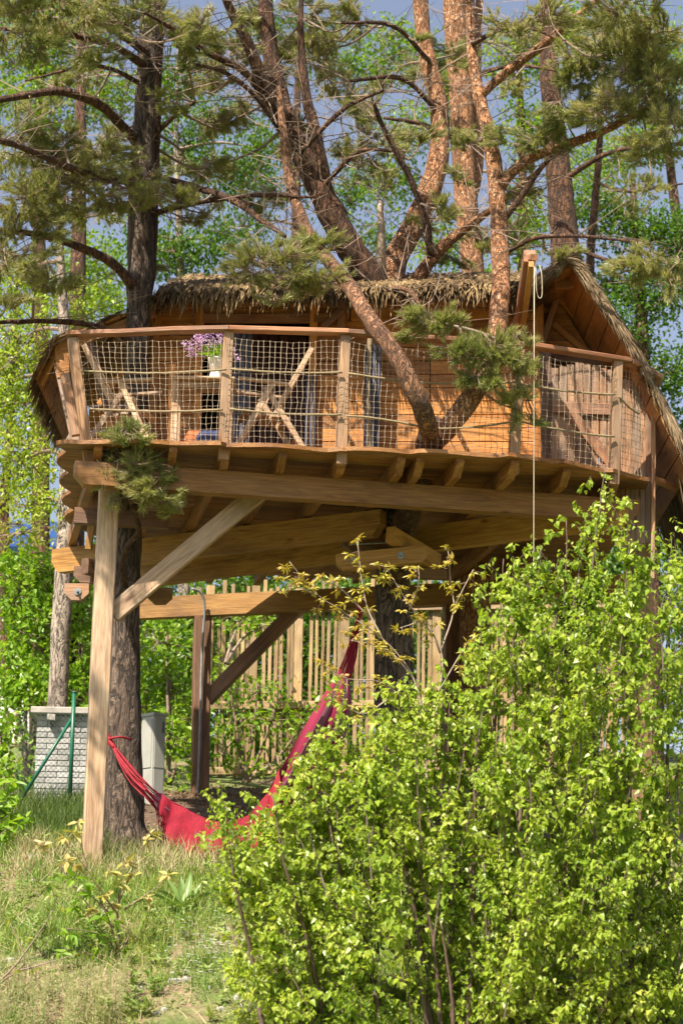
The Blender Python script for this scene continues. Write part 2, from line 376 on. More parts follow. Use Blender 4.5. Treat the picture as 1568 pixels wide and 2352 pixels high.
def mat_ground():
    m, nt, b, N, L = nodes('ground'); tc = N('ShaderNodeTexCoord').outputs['Object']
    a = ntex(nt, tc, .9, (1, 1, 1), 6, .65); f = ntex(nt, tc, 14, (1, 1, 1), 8, .7); g = ntex(nt, tc, 45, (1, 1, 1), 4, .7)
    earth = ramp(nt, f, [(.25, (.13, .085, .05)), (.5, (.27, .19, .12)), (.72, (.40, .30, .205))])
    green = ramp(nt, f, [(.3, (.065, .11, .022)), (.55, (.14, .185, .045)), (.75, (.28, .265, .11))])
    c = mixc(nt, 'MIX', ramp(nt, a, [(.50, (0, 0, 0)), (.61, (1, 1, 1))]), green, earth)
    # trodden bare soil under the deck
    vd = N('ShaderNodeVectorMath'); vd.operation = 'DISTANCE'; mp = N('ShaderNodeMapping'); mp.inputs['Scale'].default_value = (1, .95, 0); L(tc, mp.inputs[0])
    L(mp.outputs[0], vd.inputs[0]); vd.inputs[1].default_value = (-.2, 26.1 * .95, 0)
    ad = N('ShaderNodeMath'); ad.operation = 'MULTIPLY_ADD'; L(ntex(nt, tc, 1.3, (1, 1, 1), 4), ad.inputs[0]); ad.inputs[1].default_value = -2.6; L(vd.outputs['Value'], ad.inputs[2])
    soil = ramp(nt, f, [(.3, (.06, .038, .024)), (.55, (.125, .082, .052)), (.75, (.21, .15, .10))])
    rr = N('ShaderNodeMapRange'); L(ad.outputs[0], rr.inputs[0]); rr.inputs[1].default_value = 1.2; rr.inputs[2].default_value = 1.9; rr.inputs[3].default_value = 1; rr.inputs[4].default_value = 0
    c = mixc(nt, 'MIX', rr.outputs[0], c, soil)
    c = mixc(nt, 'MULTIPLY', .6, c, ramp(nt, g, [(.3, (.5, .47, .44)), (.6, (1.15, 1.15, 1.15))]))
    L(c, b.inputs['Base Color']); b.inputs['Roughness'].default_value = .95
    bump(nt, b, f, .9, .05); return m
M['ground'] = mat_ground()
def mat_hammock():
    m, nt, b, N, L = nodes('hammock_cloth'); uv = N('ShaderNodeTexCoord').outputs['UV']
    sp = N('ShaderNodeSeparateXYZ'); L(uv, sp.inputs[0])
    A = (.20, .002, .034); B = (.23, .075, .115); C = (.38, .24, .25); D = (.46, .31, .23)
    stops = [(0, A), (.07, B), (.13, A), (.22, C), (.27, A), (.36, B), (.41, A), (.50, C), (.62, D), (.70, A), (.77, C), (.84, A), (.92, B), (.96, A)]
    r = N('ShaderNodeValToRGB'); r.color_ramp.interpolation = 'CONSTANT'; e = r.color_ramp.elements
    while len(e) > 1: e.remove(e[-1])
    e[0].color = (*stops[0][1], 1)
    for p, c in stops[1:]: e.new(p).color = (*c, 1)
    L(sp.outputs[1], r.inputs[0])
    n = ntex(nt, uv, 60, (6, 1, 1), 3)
    L(mixc(nt, 'MULTIPLY', .4, r.outputs[0], ramp(nt, n, [(.3, (.6, .6, .6)), (.7, (1.1, 1.1, 1.1))])), b.inputs['Base Color'])
    b.inputs['Roughness'].default_value = .85; bump(nt, b, n, .3, .004); return m
M['hammock'] = mat_hammock()
# ------------------------------------------------------------------ ground
def make_ground():
    xs = np.concatenate([np.linspace(-220, -9, 12), np.linspace(-8, 8, 90), np.linspace(9, 220, 12)])
    ys = np.concatenate([np.linspace(-60, 9, 8), np.linspace(10, 36, 140), np.linspace(38, 60, 14), np.linspace(70, 400, 10)])
    V = [(x, y, gz(x, y)) for y in ys for x in xs]; n = len(xs)
    T = [(j * n + i, j * n + i + 1, j * n + n + i + 1, j * n + n + i) for j in range(len(ys) - 1) for i in range(n - 1)]
    o = put('ground', np_mesh('ground', V, T, None, True), None, None, M['ground']); tag(o, kind='structure')
make_ground()

# ------------------------------------------------------------------ the treehouse
ZD = 7.02
TH = R(9.5)
U_ = Vector((math.cos(TH), math.sin(TH), 0)); V_ = Vector((-math.sin(TH), math.cos(TH), 0))
house = thing('treehouse', 'wooden treehouse with netted balcony and thatched roof on tall timber posts', 'treehouse', (0, 24, ZD))

# deck: planks cut to a wavy outline
def wavy(a, b, n, amp, per, cusp, ph=0.0):
    a = Vector(a); b = Vector(b); L = (b - a).length; d = (b - a) / L; nn = Vector((d.y, -d.x, 0)); out = []
    for i in range(n):
        s = L * i / n; w = abs(math.sin(math.pi * s / per + ph)) if cusp else math.sin(2 * math.pi * s / per + ph) + .5 * math.sin(2 * math.pi * s / (per * 2.3) + 1)
        out.append(a + d * s + nn * amp * w)
    return out
fr = [PZ(x, y, ZD) for x, y in ((152, 1008), (390, 1011), (520, 1016), (780, 1027), (960, 1033), (1160, 1041), (1290, 1057), (1400, 1076), (1490, 1097))]
for p in fr: p.z = 0
outline = []
for a, b in zip(fr[:-1], fr[1:]): outline += wavy(a, b, 10, .04, 1.05, False, a.x)
bl = Vector((-2.83, 25.25, 0)); bl2 = Vector((-1.95, 27.7, 0)); br2 = Vector((2.9, 28.0, 0))
outline += [fr[-1], Vector((3.0, 24.5, 0)), br2, bl2]
left = wavy(bl, fr[0], 44, .11, .84, True)
outline += [bl2 + (bl - bl2) * .5] + left
loc = [((p.x * U_.x + p.y * U_.y), (p.x * V_.x + p.y * V_.y)) for p in outline]
def clip(poly, lo, hi):
    for sgn, lim in ((1, lo), (-1, -hi)):
        out = []
        for i in range(len(poly)):
            a, b = poly[i - 1], poly[i]; da, db = sgn * a[1] - lim, sgn * b[1] - lim
            if (da >= 0) != (db >= 0):
                t = da / (da - db); out.append((a[0] + (b[0] - a[0]) * t, a[1] + (b[1] - a[1]) * t))
            if db >= 0: out.append(b)
        poly = out
        if len(poly) < 3: return []
    return poly
deck = empty_part('deck', house)
v0, v1 = min(q[1] for q in loc), max(q[1] for q in loc)
vv = v0
while vv < v1:
    w = random.uniform(.155, .175)
    pl = clip(loc, vv, vv + w - random.choice((.004, .005, .007, .012)))
    vv += w
    if len(pl) < 3: continue
    uc = sum(q[0] for q in pl) / len(pl); vc = sum(q[1] for q in pl) / len(pl)
    pl = [(q[0] - uc, q[1] - vc) for q in pl]
    area = sum(pl[i - 1][0] * pl[i][1] - pl[i][0] * pl[i - 1][1] for i in range(len(pl)))
    if area < 0: pl = pl[::-1]
    o = U_ * uc + V_ * vc
    m = Matrix(((U_.x, V_.x, 0, o.x), (U_.y, V_.y, 0, o.y), (0, 0, 1, ZD + random.uniform(-.003, .003)), (0, 0, 0, 1)))
    slab('plank', pl, .038, m, M['deckwood'], deck)

# joists under the planks, their ends cut to a curve
ZJ = ZD - .042
def joist(x, y, length, w=.075, h=.15):
    a = PZ(x, y, ZJ); a = a + V_ * .06; a.z = ZJ
    m = frame(a, a + V_)
    poly = [(0, 0), (0, -.045), (.05, -.085), (.17, -h), (length, -h), (length, 0)]
    prism('joist', poly, w, m, M['deckwood'], house)
for x, y, L in ((228, 1020, 4.0), (400, 1022, 5.6), (522, 1027, 5.9), (652, 1034, 5.9), (790, 1040, 5.9), (925, 1044, 5.9), (968, 1047, .9), (1060, 1049, 5.6), (1185, 1052, 5.6), (1305, 1071, 5.2), (1418, 1090, 4.9)):
    joist(x, y, L)

# beams
ZB = ZJ - .152
def beam_line(a, b, w, h, zt, mat='beam', name='beam', cut=.09):
    p, q = PZ(a[0], a[1], zt), PZ(b[0], b[1], zt); L = (q - p).length
    m = frame(p, q)
    poly = [(0, 0), (0, -h * .55), (cut, -h), (L - cut, -h), (L, -h * .55), (L, 0)] if cut else [(0, 0), (0, -h), (L, -h), (L, 0)]
    return prism(name, poly, w, m, M[mat], house), p, q
_, fb0, fb1 = beam_line((172, 1062), (1460, 1152), .16, .215, ZB, 'beam_front')
_, a0, a1 = beam_line((128, 1264), (880, 1172), .12, .26, ZB - .02)
beam_line((300, 1300), (1440, 1150), .12, .26, ZB - .02)
_, b0, b1 = beam_line((270, 1378), (1440, 1322), .16, .25, ZB - .004, cut=0)
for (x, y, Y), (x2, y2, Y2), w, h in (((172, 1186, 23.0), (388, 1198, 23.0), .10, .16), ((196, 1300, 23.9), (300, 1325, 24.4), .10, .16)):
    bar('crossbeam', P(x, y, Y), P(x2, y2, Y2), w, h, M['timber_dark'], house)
bar('strut', P(232, 1085, 23.2), P(216, 1180, 23.2), .07, .05, M['deckwood'], house, up=(0, 1, 0))
bar('strut', P(210, 1200, 23.8), P(204, 1262, 23.8), .07, .05, M['beam'], house, up=(0, 1, 0))
# clamps that hold the beams to the two trunks, with their bolts
def clamp(pa, pb, w, h, bolts, mat='beam'):
    a, b = P(*pa), P(*pb); L = (b - a).length; m = frame(a, b)
    c = prism('clamp', [(0, 0), (0, -h * .6), (.07, -h), (L - .07, -h), (L, -h * .6), (L, 0)], w, m, M[mat], house)
    for t in bolts:
        p = a + (b - a) * t + Vector((0, 0, -h * .5)) - m.col[1].xyz * (w / 2) * (1 if m.col[1].y > 0 else -1)
        n = -m.col[1].xyz if m.col[1].y > 0 else m.col[1].xyz
        ac = Acc(); ac.add(*tube([p - n * .003, p + n * .012], [.036, .036], 14)); wsh = ac.put('washer', M['steel'], c)
        ac = Acc(); ac.add(*tube([p, p + n * .06], [.013, .013], 8)); ac.put('bolt', M['steel'], c)
clamp((770, 1276, 23.25), (978, 1254, 23.25), .13, .165, (.2, .72))
clamp((785, 1232, 23.9), (905, 1226, 24.0), .11, .165, (), 'timber_dark')
clamp((150, 1342, 23.35), (206, 1342, 23.35), .1, .165, (.55,), 'weathered')
clamp((340, 1352, 23.9), (396, 1352, 23.9), .1, .16, (), 'beam')
clamp((172, 1302, 24.1), (240, 1305, 24.1), .1, .165, (), 'timber_dark')
bar('clamp', P(895, 1228, 23.1), P(1002, 1290, 23.9), .1, .16, M['beam'], house)
tube_obj('tie_rod', [P(800, 1251, 23.5), P(905, 1245, 23.5)], .009, M['steel'], house, 6)

# posts and braces
def post(xb, yb, xt, Y, w, ztop, mat='timber', ch=.012):
    b = P(xb, yb, Y); b.z = gz(b.x, Y) - .15; t = P(xt, 1000, Y); t.z = ztop
    t.x = P(xt, 1176, Y).x
    return bar('post', b, t, w, w, M[mat], house, up=V_, ch=ch), b, t
_, p0b, p0t = post(211, 1975, 249, 22.12, .185, ZB - .0, 'timber_pale')
bar('brace', P(258, 1412, 22.2), P(598, 1128, 22.34), .15, .17, M['timber_pale'], house)
_, p1b, p1t = post(458, 1850, 472, b0.y + (b1.y - b0.y) * .17, .2, ZB - .255, 'timber_dark')
Yb = p1b.y
bar('brace', P(474, 1608, Yb), P(682, 1398, Yb - .15), .14, .16, M['timber_dark'], house)
post(1040, 1800, 1040, b0.y + (b1.y - b0.y) * .66, .2, ZB - .255, 'timber_dark')
post(1470, 1900, 1470, 23.3, .18, ZB - .22, 'timber')
tube_obj('conduit', [P(440, 1352, Yb - .3), P(462, 1362, Yb - .25), P(470, 1400, Yb - .2), P(464, 1500, Yb - .16), P(459, 1700, Yb - .15), P(453, 1850, Yb - .15)], .017, M['conduit'], house, 8, 0, 24)

# balcony railing
rail = empty_part('railing', house)
RY = lambda x: float(np.interp(x, [150, 525, 795, 1190, 1440, 1510], [21.85, 21.66, 21.76, 22.02, 22.42, 22.95]))
def rpost(xb, yb, xt, yt, w=.095, d=.09, mat='timber', Y=None):
    Yp = Y or RY((xb + xt) / 2) + .03
    a = P(xb, yb, Yp); a.z = ZD - .14 if Y is None else a.z
    bar('railing_post', a, P(xt, yt, Yp), w, d, M[mat], rail, up=V_)
for q in ((207, 1004, 166, 778), (514, 1012, 525, 764), (784, 1022, 794, 772), (1178, 1042, 1192, 792), (1408, 1074, 1417, 830)): rpost(*q)
rpost(176, 1000, 150, 860, .09, .09, 'weathered', 22.5); rpost(255, 960, 205, 790, .08, .08, 'timber_dark', 22.9)
tp = [(155, 768), (525, 755), (797, 765), (1222, 795), (1442, 829), (1508, 867)]
for (x, y), (x2, y2) in zip(tp[:-1], tp[1:]):
    bar('top_rail', P(x, y, RY(x)), P(x2 + 2, y2, RY(x2 + 2)), .125, .045, M['rail'], rail)
bar('top_rail', P(1505, 878, 22.95), P(1440, 880, 24.4), .12, .08, M['rail'], rail)
def sag(a, b, s, n=14):
    return [a + (b - a) * (i / n) + Vector((0, 0, -4 * s * (i / n) * (1 - i / n) + random.gauss(0, .0012))) for i in range(n + 1)]
for (x, y), (x2, y2), s in (((186, 851), (521, 848), .03), ((206, 939), (512, 941), .02), ((528, 847), (786, 855), .02), ((526, 939), (784, 952), .02),
                            ((800, 857), (1184, 878), .05), ((796, 955), (985, 985), -.02), ((985, 985), (1180, 968), .02), ((1196, 882), (1412, 906), .02), ((1186, 966), (1410, 1003), .02), ((1420, 910), (1466, 950), .02)):
    a, b = P(x, y, RY(x) - .05), P(x2, y2, RY(x2) - .05)
    tube_obj('rope_line', sag(a, b, s), .0105, M['rope'], rail, 7, .12)
def net(c, nu, nv, slack=.03):
    bl_, br_, tr_, tl_ = [P(x, y, RY(x) - .015) for x, y in c]
    g = {}
    for i in range(nu + 1):
        for j in range(nv + 1):
            s, t = i / nu, j / nv
            p = (bl_ * (1 - s) + br_ * s) * (1 - t) + (tl_ * (1 - s) + tr_ * s) * t
            e = 4 * s * (1 - s)
            q = Vector((p.x * 3, p.z * 3, j * .11))
            p = p + Vector((.012 * noise.noise(q) + random.gauss(0, .003), -.05 * e * 4 * t * (1 - t) + .03 * noise.noise(q + Vector((5, 5, 5))), -slack * e * t + .012 * noise.noise(q + Vector((9, 1, 3))) + random.gauss(0, .003)))
            g[i, j] = p
    A, B = [], []
    for i in range(nu + 1):
        for j in range(nv + 1):
            if i < nu: A.append(g[i, j]); B.append(g[i + 1, j])
            if j < nv: A.append(g[i, j]); B.append(g[i, j + 1])
    ac = Acc(); ac.add(*sticks(A, B, .0022, .0022)); kn = [v for v in g.values()]
    ac.add(*sticks([k - Vector((0, 0, .008)) for k in kn], [k + Vector((0, 0, .006)) for k in kn], .0045, .0045))
    ac.put('rope_net', M['net'], rail)
net(((210, 1008), (512, 1012), (522, 776), (180, 782)), 24, 18)
net(((517, 1016), (783, 1024), (791, 782), (528, 776)), 20, 18)
net(((788, 1028), (1178, 1042), (1189, 808), (797, 784)), 29, 18, .05)
net(((1182, 1044), (1408, 1076), (1415, 842), (1194, 806)), 17, 17)
net(((1412, 1078), (1470, 1092), (1486, 866), (1422, 846)), 8, 16, .0)

# walls of the hut
YF = lambda x: 23.93 - .3 * (x - 345) / 900
wall = empty_part('wall', house)
def wx(x): return P(x, 880, YF(x)).x
def hboard(xa, xb, z, h, mat='board', dy=0.0):
    a = Vector((wx(xa), YF(xa) + dy, z)); b = Vector((wx(xb), YF(xb) + dy, z))
    bar('board', a, b, .024, h, M[mat], wall, ch=.006, rough=.001)
z = ZD + .08
while z < 9.12:
    h = .142
    if z < 8.86:
        hboard(352, 452, z, h - .006); hboard(722, 985, z, h - .006); hboard(988, 1236, z, h - .006)
    else:
        hboard(352, 800, z, h - .006); hboard(803, 1236, z, h - .006)
    z += h
bar('lintel', Vector((wx(440), YF(440) - .05, 8.90)), Vector((wx(770), YF(770) - .05, 8.89)), .06, .10, M['rail'], wall)
for x in (356, 456, 718, 782, 1236):
    bar('wall_post', Vector((wx(x), YF(x) - .045, ZD)), Vector((wx(x), YF(x) - .045, 9.12)), .085, .07, M['board'] if x != 782 else M['rail'], wall, up=(0, 1, 0))
bar('wall_brace', P(742, 752, 23.7), P(786, 712, 23.7), .07, .07, M['rail'], wall)
# room's shade painted as near-black wall behind the opening; maroon door leaf, drawn curtains
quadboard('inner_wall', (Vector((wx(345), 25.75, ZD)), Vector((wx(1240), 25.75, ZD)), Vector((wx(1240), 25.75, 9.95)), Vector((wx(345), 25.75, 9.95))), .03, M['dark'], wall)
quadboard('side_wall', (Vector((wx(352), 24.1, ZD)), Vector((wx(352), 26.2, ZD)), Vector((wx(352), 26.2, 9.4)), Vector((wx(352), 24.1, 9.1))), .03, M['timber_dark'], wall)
dr = empty_part('door_leaf', house)
for i in range(6):
    x = wx(578) + i * .1
    bar('plank', Vector((x, 24.2 + i * .012, ZD + .02)), Vector((x, 24.2 + i * .012, 8.84)), .094, .03, M['maroon'], dr, up=(0, 1, 0))
def curtain(x0, x1, y0, y1, Y, label):
    nx, nz_ = 28, 8; a, b = P(x0, y0, Y), P(x1, y1, Y); V = []
    for j in range(nz_ + 1):
        for i in range(nx + 1):
            s = i / nx; t = j / nz_
            V.append((a.x + (b.x - a.x) * s, Y + .035 * math.sin(s * 19 + .5 * t) + .015 * math.sin(s * 47 + t), a.z + (b.z - a.z) * t))
    T = [(j * (nx + 1) + i, j * (nx + 1) + i + 1, (j + 1) * (nx + 1) + i + 1, (j + 1) * (nx + 1) + i) for j in range(nz_) for i in range(nx)]
    tag(put('curtain', np_mesh('curtain', V, T, None, True), None, None, M['curtain']), label, 'curtain', 'curtains in the hut openings')
curtain(536, 572, 755, 1060, 23.75, 'blue grey curtain hanging right of the pot of lilac')
curtain(702, 724, 860, 1060, 23.72, 'narrow blue grey curtain behind the backrest of the right chair')
curtain(838, 872, 790, 1065, 23.5, 'brownish blue curtain hanging beside the thick climbing rope')

# left wing under the round end of the roof
for i, z in enumerate(np.arange(ZD + .07, 8.62, .14)):
    bar('board', Vector((-2.72, 25.1, z)), Vector((wx(350), 25.0, z)), .024, .134, M['board'] if i > 2 else M['weathered'], wall)
bar('wing_post', P(136, 835, 23.75), P(178, 1030, 23.6), .10, .10, M['weathered'], wall, up=(0, 1, 0))
bar('wing_brace', P(228, 930, 23.9), P(285, 850, 23.9), .06, .06, M['board'], wall)
bar('wing_brace', P(262, 760, 23.9), P(215, 850, 23.9), .07, .06, M['timber_dark'], wall)

# right gable: boards that follow the slope, frame timbers
GA = P(1318, 612, 22.75); GR1 = P(1455, 822, 22.65); GR2 = P(1585, 1085, 22.5)
YG = 23.85
def slope_x(z):
    if z > GR1.z: return GA.x + (GR1.x - GA.x) * (GA.z - z) / (GA.z - GR1.z)
    return GR1.x + (GR2.x - GR1.x) * (GR1.z - z) / (GR1.z - GR2.z)
gable = empty_part('gable', house)
xl = P(1196, 750, YG).x
z = 7.98
while z < GA.z - .05:
    h = .15; zt = min(z + h - .006, GA.z - .03)
    quadboard('board', (Vector((xl, YG, z)), Vector((slope_x(z) - .06, YG, z)), Vector((max(slope_x(zt) - .06, xl + .02), YG, zt)), Vector((xl, YG, zt))), .025, M['board'], gable)
    z += h
bar('gable_post', P(1292, 640, YG - .06), P(1236, 815, YG - .06), .07, .10, M['rail'], gable, up=(0, 1, 0))
bar('gable_post', P(1252, 800, 23.2), P(1256, 1090, 23.2), .12, .08, M['timber_dark'], gable, up=(0, 1, 0))
bar('gable_brace', P(1285, 690, YG - .05), P(1450, 850, YG - .05), .06, .09, M['board'], gable)
bar('gable_brace', P(1270, 745, YG - .04), P(1360, 820, YG - .04), .05, .07, M['soffit'], gable)
bar('collar_beam', P(1272, 655, 23.1), P(1345, 648, 23.1), .06, .10, M['soffit'], gable)
bar('door_header', P(1245, 818, YG - .07), P(1450, 836, YG - .07), .08, .12, M['timber_dark'], gable)
YDR = 23.12
door = empty_part('door', house)
for i in range(8):
    x = 1274 + i * 18.4
    bar('plank', P(x, 1110, YDR - .03), P(x, 834 + abs(i - 3) * 4, YDR - .03), .068 + .006 * (i % 2), .024, M['weathered'], door, up=(0, 1, 0))
bar('ledge', P(1268, 935, YDR - .065), P(1408, 942, YDR - .065), .03, .12, M['rail'], door)
bar('ledge', P(1268, 1075, YDR - .065), P(1408, 1082, YDR - .065), .03, .12, M['rail'], door)
bar('door_brace', P(1300, 938, YDR - .06), P(1400, 1062, YDR - .06), .028, .11, M['rail'], door)
# weathered screen of upright boards at the right end, its corner post down to the ground
screen = empty_part('end_screen', house)
for i in range(6):
    x = 1430 + i * 11.5
    bar('board', P(x, 1256 - i * 2, 23.05 - i * .01), P(x + 1, 872 + i * 2, 23.05 - i * .01), .052, .022, M['weathered'], screen, up=(0, 1, 0))
bar('corner_post', P(1497, 1330, 22.9), P(1500, 905, 22.9), .04, .09, M['weathered'], screen, up=(0, 1, 0))
bar('low_rail', P(1497, 1100, 22.9), P(1600, 1140, 23.6), .08, .05, M['rail'], screen)
for i in range(9):
    x = 1395 + i * 12
    bar('board', P(x, 1150 + 14 * i, 23.6), P(x, 1090, 23.6), .05, .02, M['weathered'], screen, up=(0, 1, 0))

# thatched roof: boards underneath, fronds of palm thatch on top
roof = empty_part('roof', house)
fr_acc = Acc(); fr_old = Acc()
def fronds(acc, e0, e1, t1, t0, rows, per_m, L=(.28, .5), droop=.5, side=None, seed_w=.03):
    """rows of hanging fronds on the slope e0-e1 (eave) to t0-t1 (ridge)"""
    e0, e1, t1, t0 = [np.array(v) for v in (e0, e1, t1, t0)]
    W = np.linalg.norm(e1 - e0); n = int(per_m * W)
    for r in range(rows):
        tt = r / max(1, rows - 1) * .97
        s = rng.random(n); t = np.clip(tt + rng.normal(0, .03, n), 0, 1)
        pe = e0 + (e1 - e0) * s[:, None]; pt = t0 + (t1 - t0) * s[:, None]
        p = pe + (pt - pe) * t[:, None]; d = pe - pt; d /= np.linalg.norm(d, axis=1)[:, None]
        al = (e1 - e0) / W; nr = np.cross(al, d); nr *= np.sign(nr[:, 2:3] + 1e-6)
        d = d + al * rng.normal(0, .22, n)[:, None] + nr * rng.normal(.02, .10, n)[:, None]; d /= np.linalg.norm(d, axis=1)[:, None]
        ln = rng.uniform(*L, n); w = rng.uniform(.5, 1.3, n) * seed_w
        sd = np.cross(d, nr); sd /= np.linalg.norm(sd, axis=1)[:, None]
        dr_ = droop * rng.uniform(.3, 1.2, n)
        V = np.zeros((n, 7, 3)); lift = .02 + .05 * rng.random(n)
        for k, (f, ww) in enumerate(((0, 1), (.4, 1), (.78, .7))):
            c = p - d * (ln * .25)[:, None] + d * (ln * f)[:, None] + nr * (lift * (1 - .3 * f))[:, None] - np.array([0, 0, 1.0]) * (dr_ * ln * f ** 2 * .6)[:, None]
            V[:, 2 * k] = c - sd * (w * ww / 2)[:, None]; V[:, 2 * k + 1] = c + sd * (w * ww / 2)[:, None]
        V[:, 6] = p + d * (ln * .75)[:, None] - np.array([0, 0, 1.0]) * (dr_ * ln * .6)[:, None] + nr * (lift * .7)[:, None]
        b = (np.arange(n) * 7)[:, None]
        T = np.concatenate([b + np.array([q]) for q in ((0, 1, 3), (0, 3, 2), (2, 3, 5), (2, 5, 4), (4, 5, 6))])
        acc.add(V.reshape(-1, 3), T)
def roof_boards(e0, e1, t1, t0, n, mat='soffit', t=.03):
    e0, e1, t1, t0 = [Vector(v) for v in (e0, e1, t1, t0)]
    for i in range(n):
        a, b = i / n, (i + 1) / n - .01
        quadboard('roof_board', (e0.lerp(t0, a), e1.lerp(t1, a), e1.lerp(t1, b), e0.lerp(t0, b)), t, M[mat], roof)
def off(v, dx=0, dy=0, dz=0): return Vector((v[0] + dx, v[1] + dy, v[2] + dz))
# main slope, left wing (two slopes running back), right gable (two slopes)
mE0, mE1, mT1, mT0 = P(366, 672, 23.5), P(1205, 658, 23.3), P(1215, 636, 25.6), P(425, 644, 25.6)
roof_boards(mE0, mE1, mT1, mT0, 9); roof_boards(off(mT1, 0, 2.2, -1.0), off(mT0, 0, 2.2, -1.0), mT0, mT1, 6)
fronds(fr_acc, mE0, mE1, mT1, mT0, 10, 150, L=(.28, .48), seed_w=.024, droop=.5)
fronds(fr_acc, mE0, mE1, mE0.lerp(mT0, .08) if 0 else mE1.lerp(mT1, .08), mE0.lerp(mT0, .08), 4, 130, L=(.14, .42), droop=1.1, seed_w=.024)
# hip at the left end of the main slope
hE = P(345, 706, 23.5); hB = off(hE, -.05, 2.2, .1)
roof_boards(mE0, hE, hB, mT0, 3)
fronds(fr_acc, hE, mE0, mT0, hB, 5, 120, droop=.8)
wA, wB, wC = P(356, 700, 23.42), P(130, 786, 23.62), P(86, 872, 23.85)
bk = 2.6
roof_boards(wB, off(wB, 0, bk, 0), off(wA, 0, bk, 0), wA, 6); roof_boards(wC, off(wC, 0, bk, 0), off(wB, 0, bk, 0), wB, 4)
fronds(fr_old, off(wB, 0, -.05, 0), off(wB, 0, bk, 0), off(wA, 0, bk, 0), off(wA, 0, -.05), 10, 45, droop=.3, L=(.3, .5))
fronds(fr_old, off(wC, 0, -.08, 0), off(wC, 0, bk, 0), off(wB, 0, bk, 0), off(wB, 0, -.08), 6, 90, droop=.12, L=(.18, .34))
quadboard('end_board', (P(132, 868, 23.66), P(160, 862, 23.66), P(158, 790, 23.64), P(126, 800, 23.66)), .03, M['soffit'], roof)
bar('rake_board', off(wA, 0, .05, -.07), off(wB, 0, .05, -.07), .03, .10, M['soffit'], roof)
bar('rake_board', off(wB, 0.02, .05, -.05), off(wC, 0.04, .05, -.03), .03, .09, M['soffit'], roof)
for q0, q1, n in ((GA, GR1, 5), (GR1, GR2, 6)):
    roof_boards(q1, off(q1, 0, 3.0, 0), off(q0, 0, 3.0, 0), q0, n)
    fronds(fr_old, off(q1, 0, -.06, .02), off(q1, 0, 2.4, .02), off(q0, 0, 2.4, .02), off(q0, 0, -.06, .02), 12, 60, L=(.2, .36), droop=.08)
    fronds(fr_old, off(q1, .0, -.10, .03), off(q1, 0, .1, .03), off(q0, 0, .1, .03), off(q0, 0, -.10, .03), 16, 160, L=(.12, .24), droop=.1, seed_w=.02)
fronds(fr_old, off(GR2, 0, -.1, 0), off(GR2, 0, 2.4, 0), off(GR2, -.1, 2.4, .2), off(GR2, -.1, -.1, .2), 3, 120, L=(.35, .6), droop=1.0)
GL = P(1226, 652, 22.85)
vg = smooth_path([tuple(off(GL, 0, -.06, .0)), tuple(off(GL.lerp(GA, .55), 0, -.08, .05)), tuple(off(GA, 0, -.08, .01)), tuple(off(GA.lerp(GR1, .5), 0.02, -.08, .02)), tuple(off(GR1, .02, -.08, .02)), tuple(off(GR2, .02, -.08, .02))], 60)
tube_obj('verge_roll', vg, .045, M['thatch_old'], roof, 8, .5)
nv = 1500; iv = rng.integers(0, 58, nv); fv = rng.random(nv)[:, None]; pv = vg[iv] * (1 - fv) + vg[iv + 1] * fv; tv = vg[iv + 1] - vg[iv]; tv /= np.linalg.norm(tv, axis=1)[:, None]; tv *= np.where(tv[:, 2:3] > 0, -1, 1)
nvv = unit(nv); nvv[:, 1] = -np.abs(nvv[:, 1]); fr_old.add(*leaves(pv + nvv * .04, tv + nvv * .28 + [0, 0, -.25], nvv, rng.uniform(.08, .22, nv), rng.uniform(.012, .022, nv), KITE))
roof_boards(GL, off(GL, 0, 2.8, 0), off(GA, 0, 2.8, 0), GA, 3)
fronds(fr_old, off(GL, 0, -.08, 0), off(GL, 0, 2.2, 0), off(GA, 0, 2.2, .03), off(GA, 0, -.08, .03), 7, 90, L=(.25, .42), droop=.5)
tag(fr_acc.put('thatch', M['thatch'], roof), kind='stuff'); tag(fr_old.put('thatch', M['thatch_old'], roof), kind='stuff')

# hoist post with its rope
hoist = empty_part('hoist', house)
bar('hoist_post', P(1188, 760, 23.0), P(1216, 588, 21.7), .11, .13, M['rail'], hoist)
bar('hoist_plank', P(1200, 745, 22.7), P(1219, 606, 21.62), .05, .06, M['beam'], hoist)
bar('hoist_cap', P(1208, 594, 21.85), P(1226, 590, 21.62), .075, .06, M['rail'], hoist)
rp = tube_obj('hoist_rope', [P(1226, 612, 21.55), P(1225.5, 900, 21.55), P(1225, 1250, 21.55), P(1224, 1560, 21.55)], .0052, M['white_rope'], None, 6)
tag(rp, 'thin pale rope hanging straight down from the hoist beside the gable', 'rope')
rl = tube_obj('rope_loop', [P(1229, 615, 21.6), P(1232, 670, 21.6), P(1238, 685, 21.6), P(1244, 676, 21.6), P(1243, 630, 21.6), P(1238, 610, 21.65)], .005, M['white_rope'], None, 6, 0, 24)
tag(rl, 'loose loop of pale rope hung at the gable peak', 'rope')
cr = tube_obj('climbing_rope', [P(852, 728, 22.9), P(849, 800, 22.9), P(846, 900, 22.9), P(850, 1060, 22.9)], .021, M['rope'], None, 8, .5, 90)
tag(cr, 'thick twisted climbing rope hanging inside the balcony behind the net', 'rope')

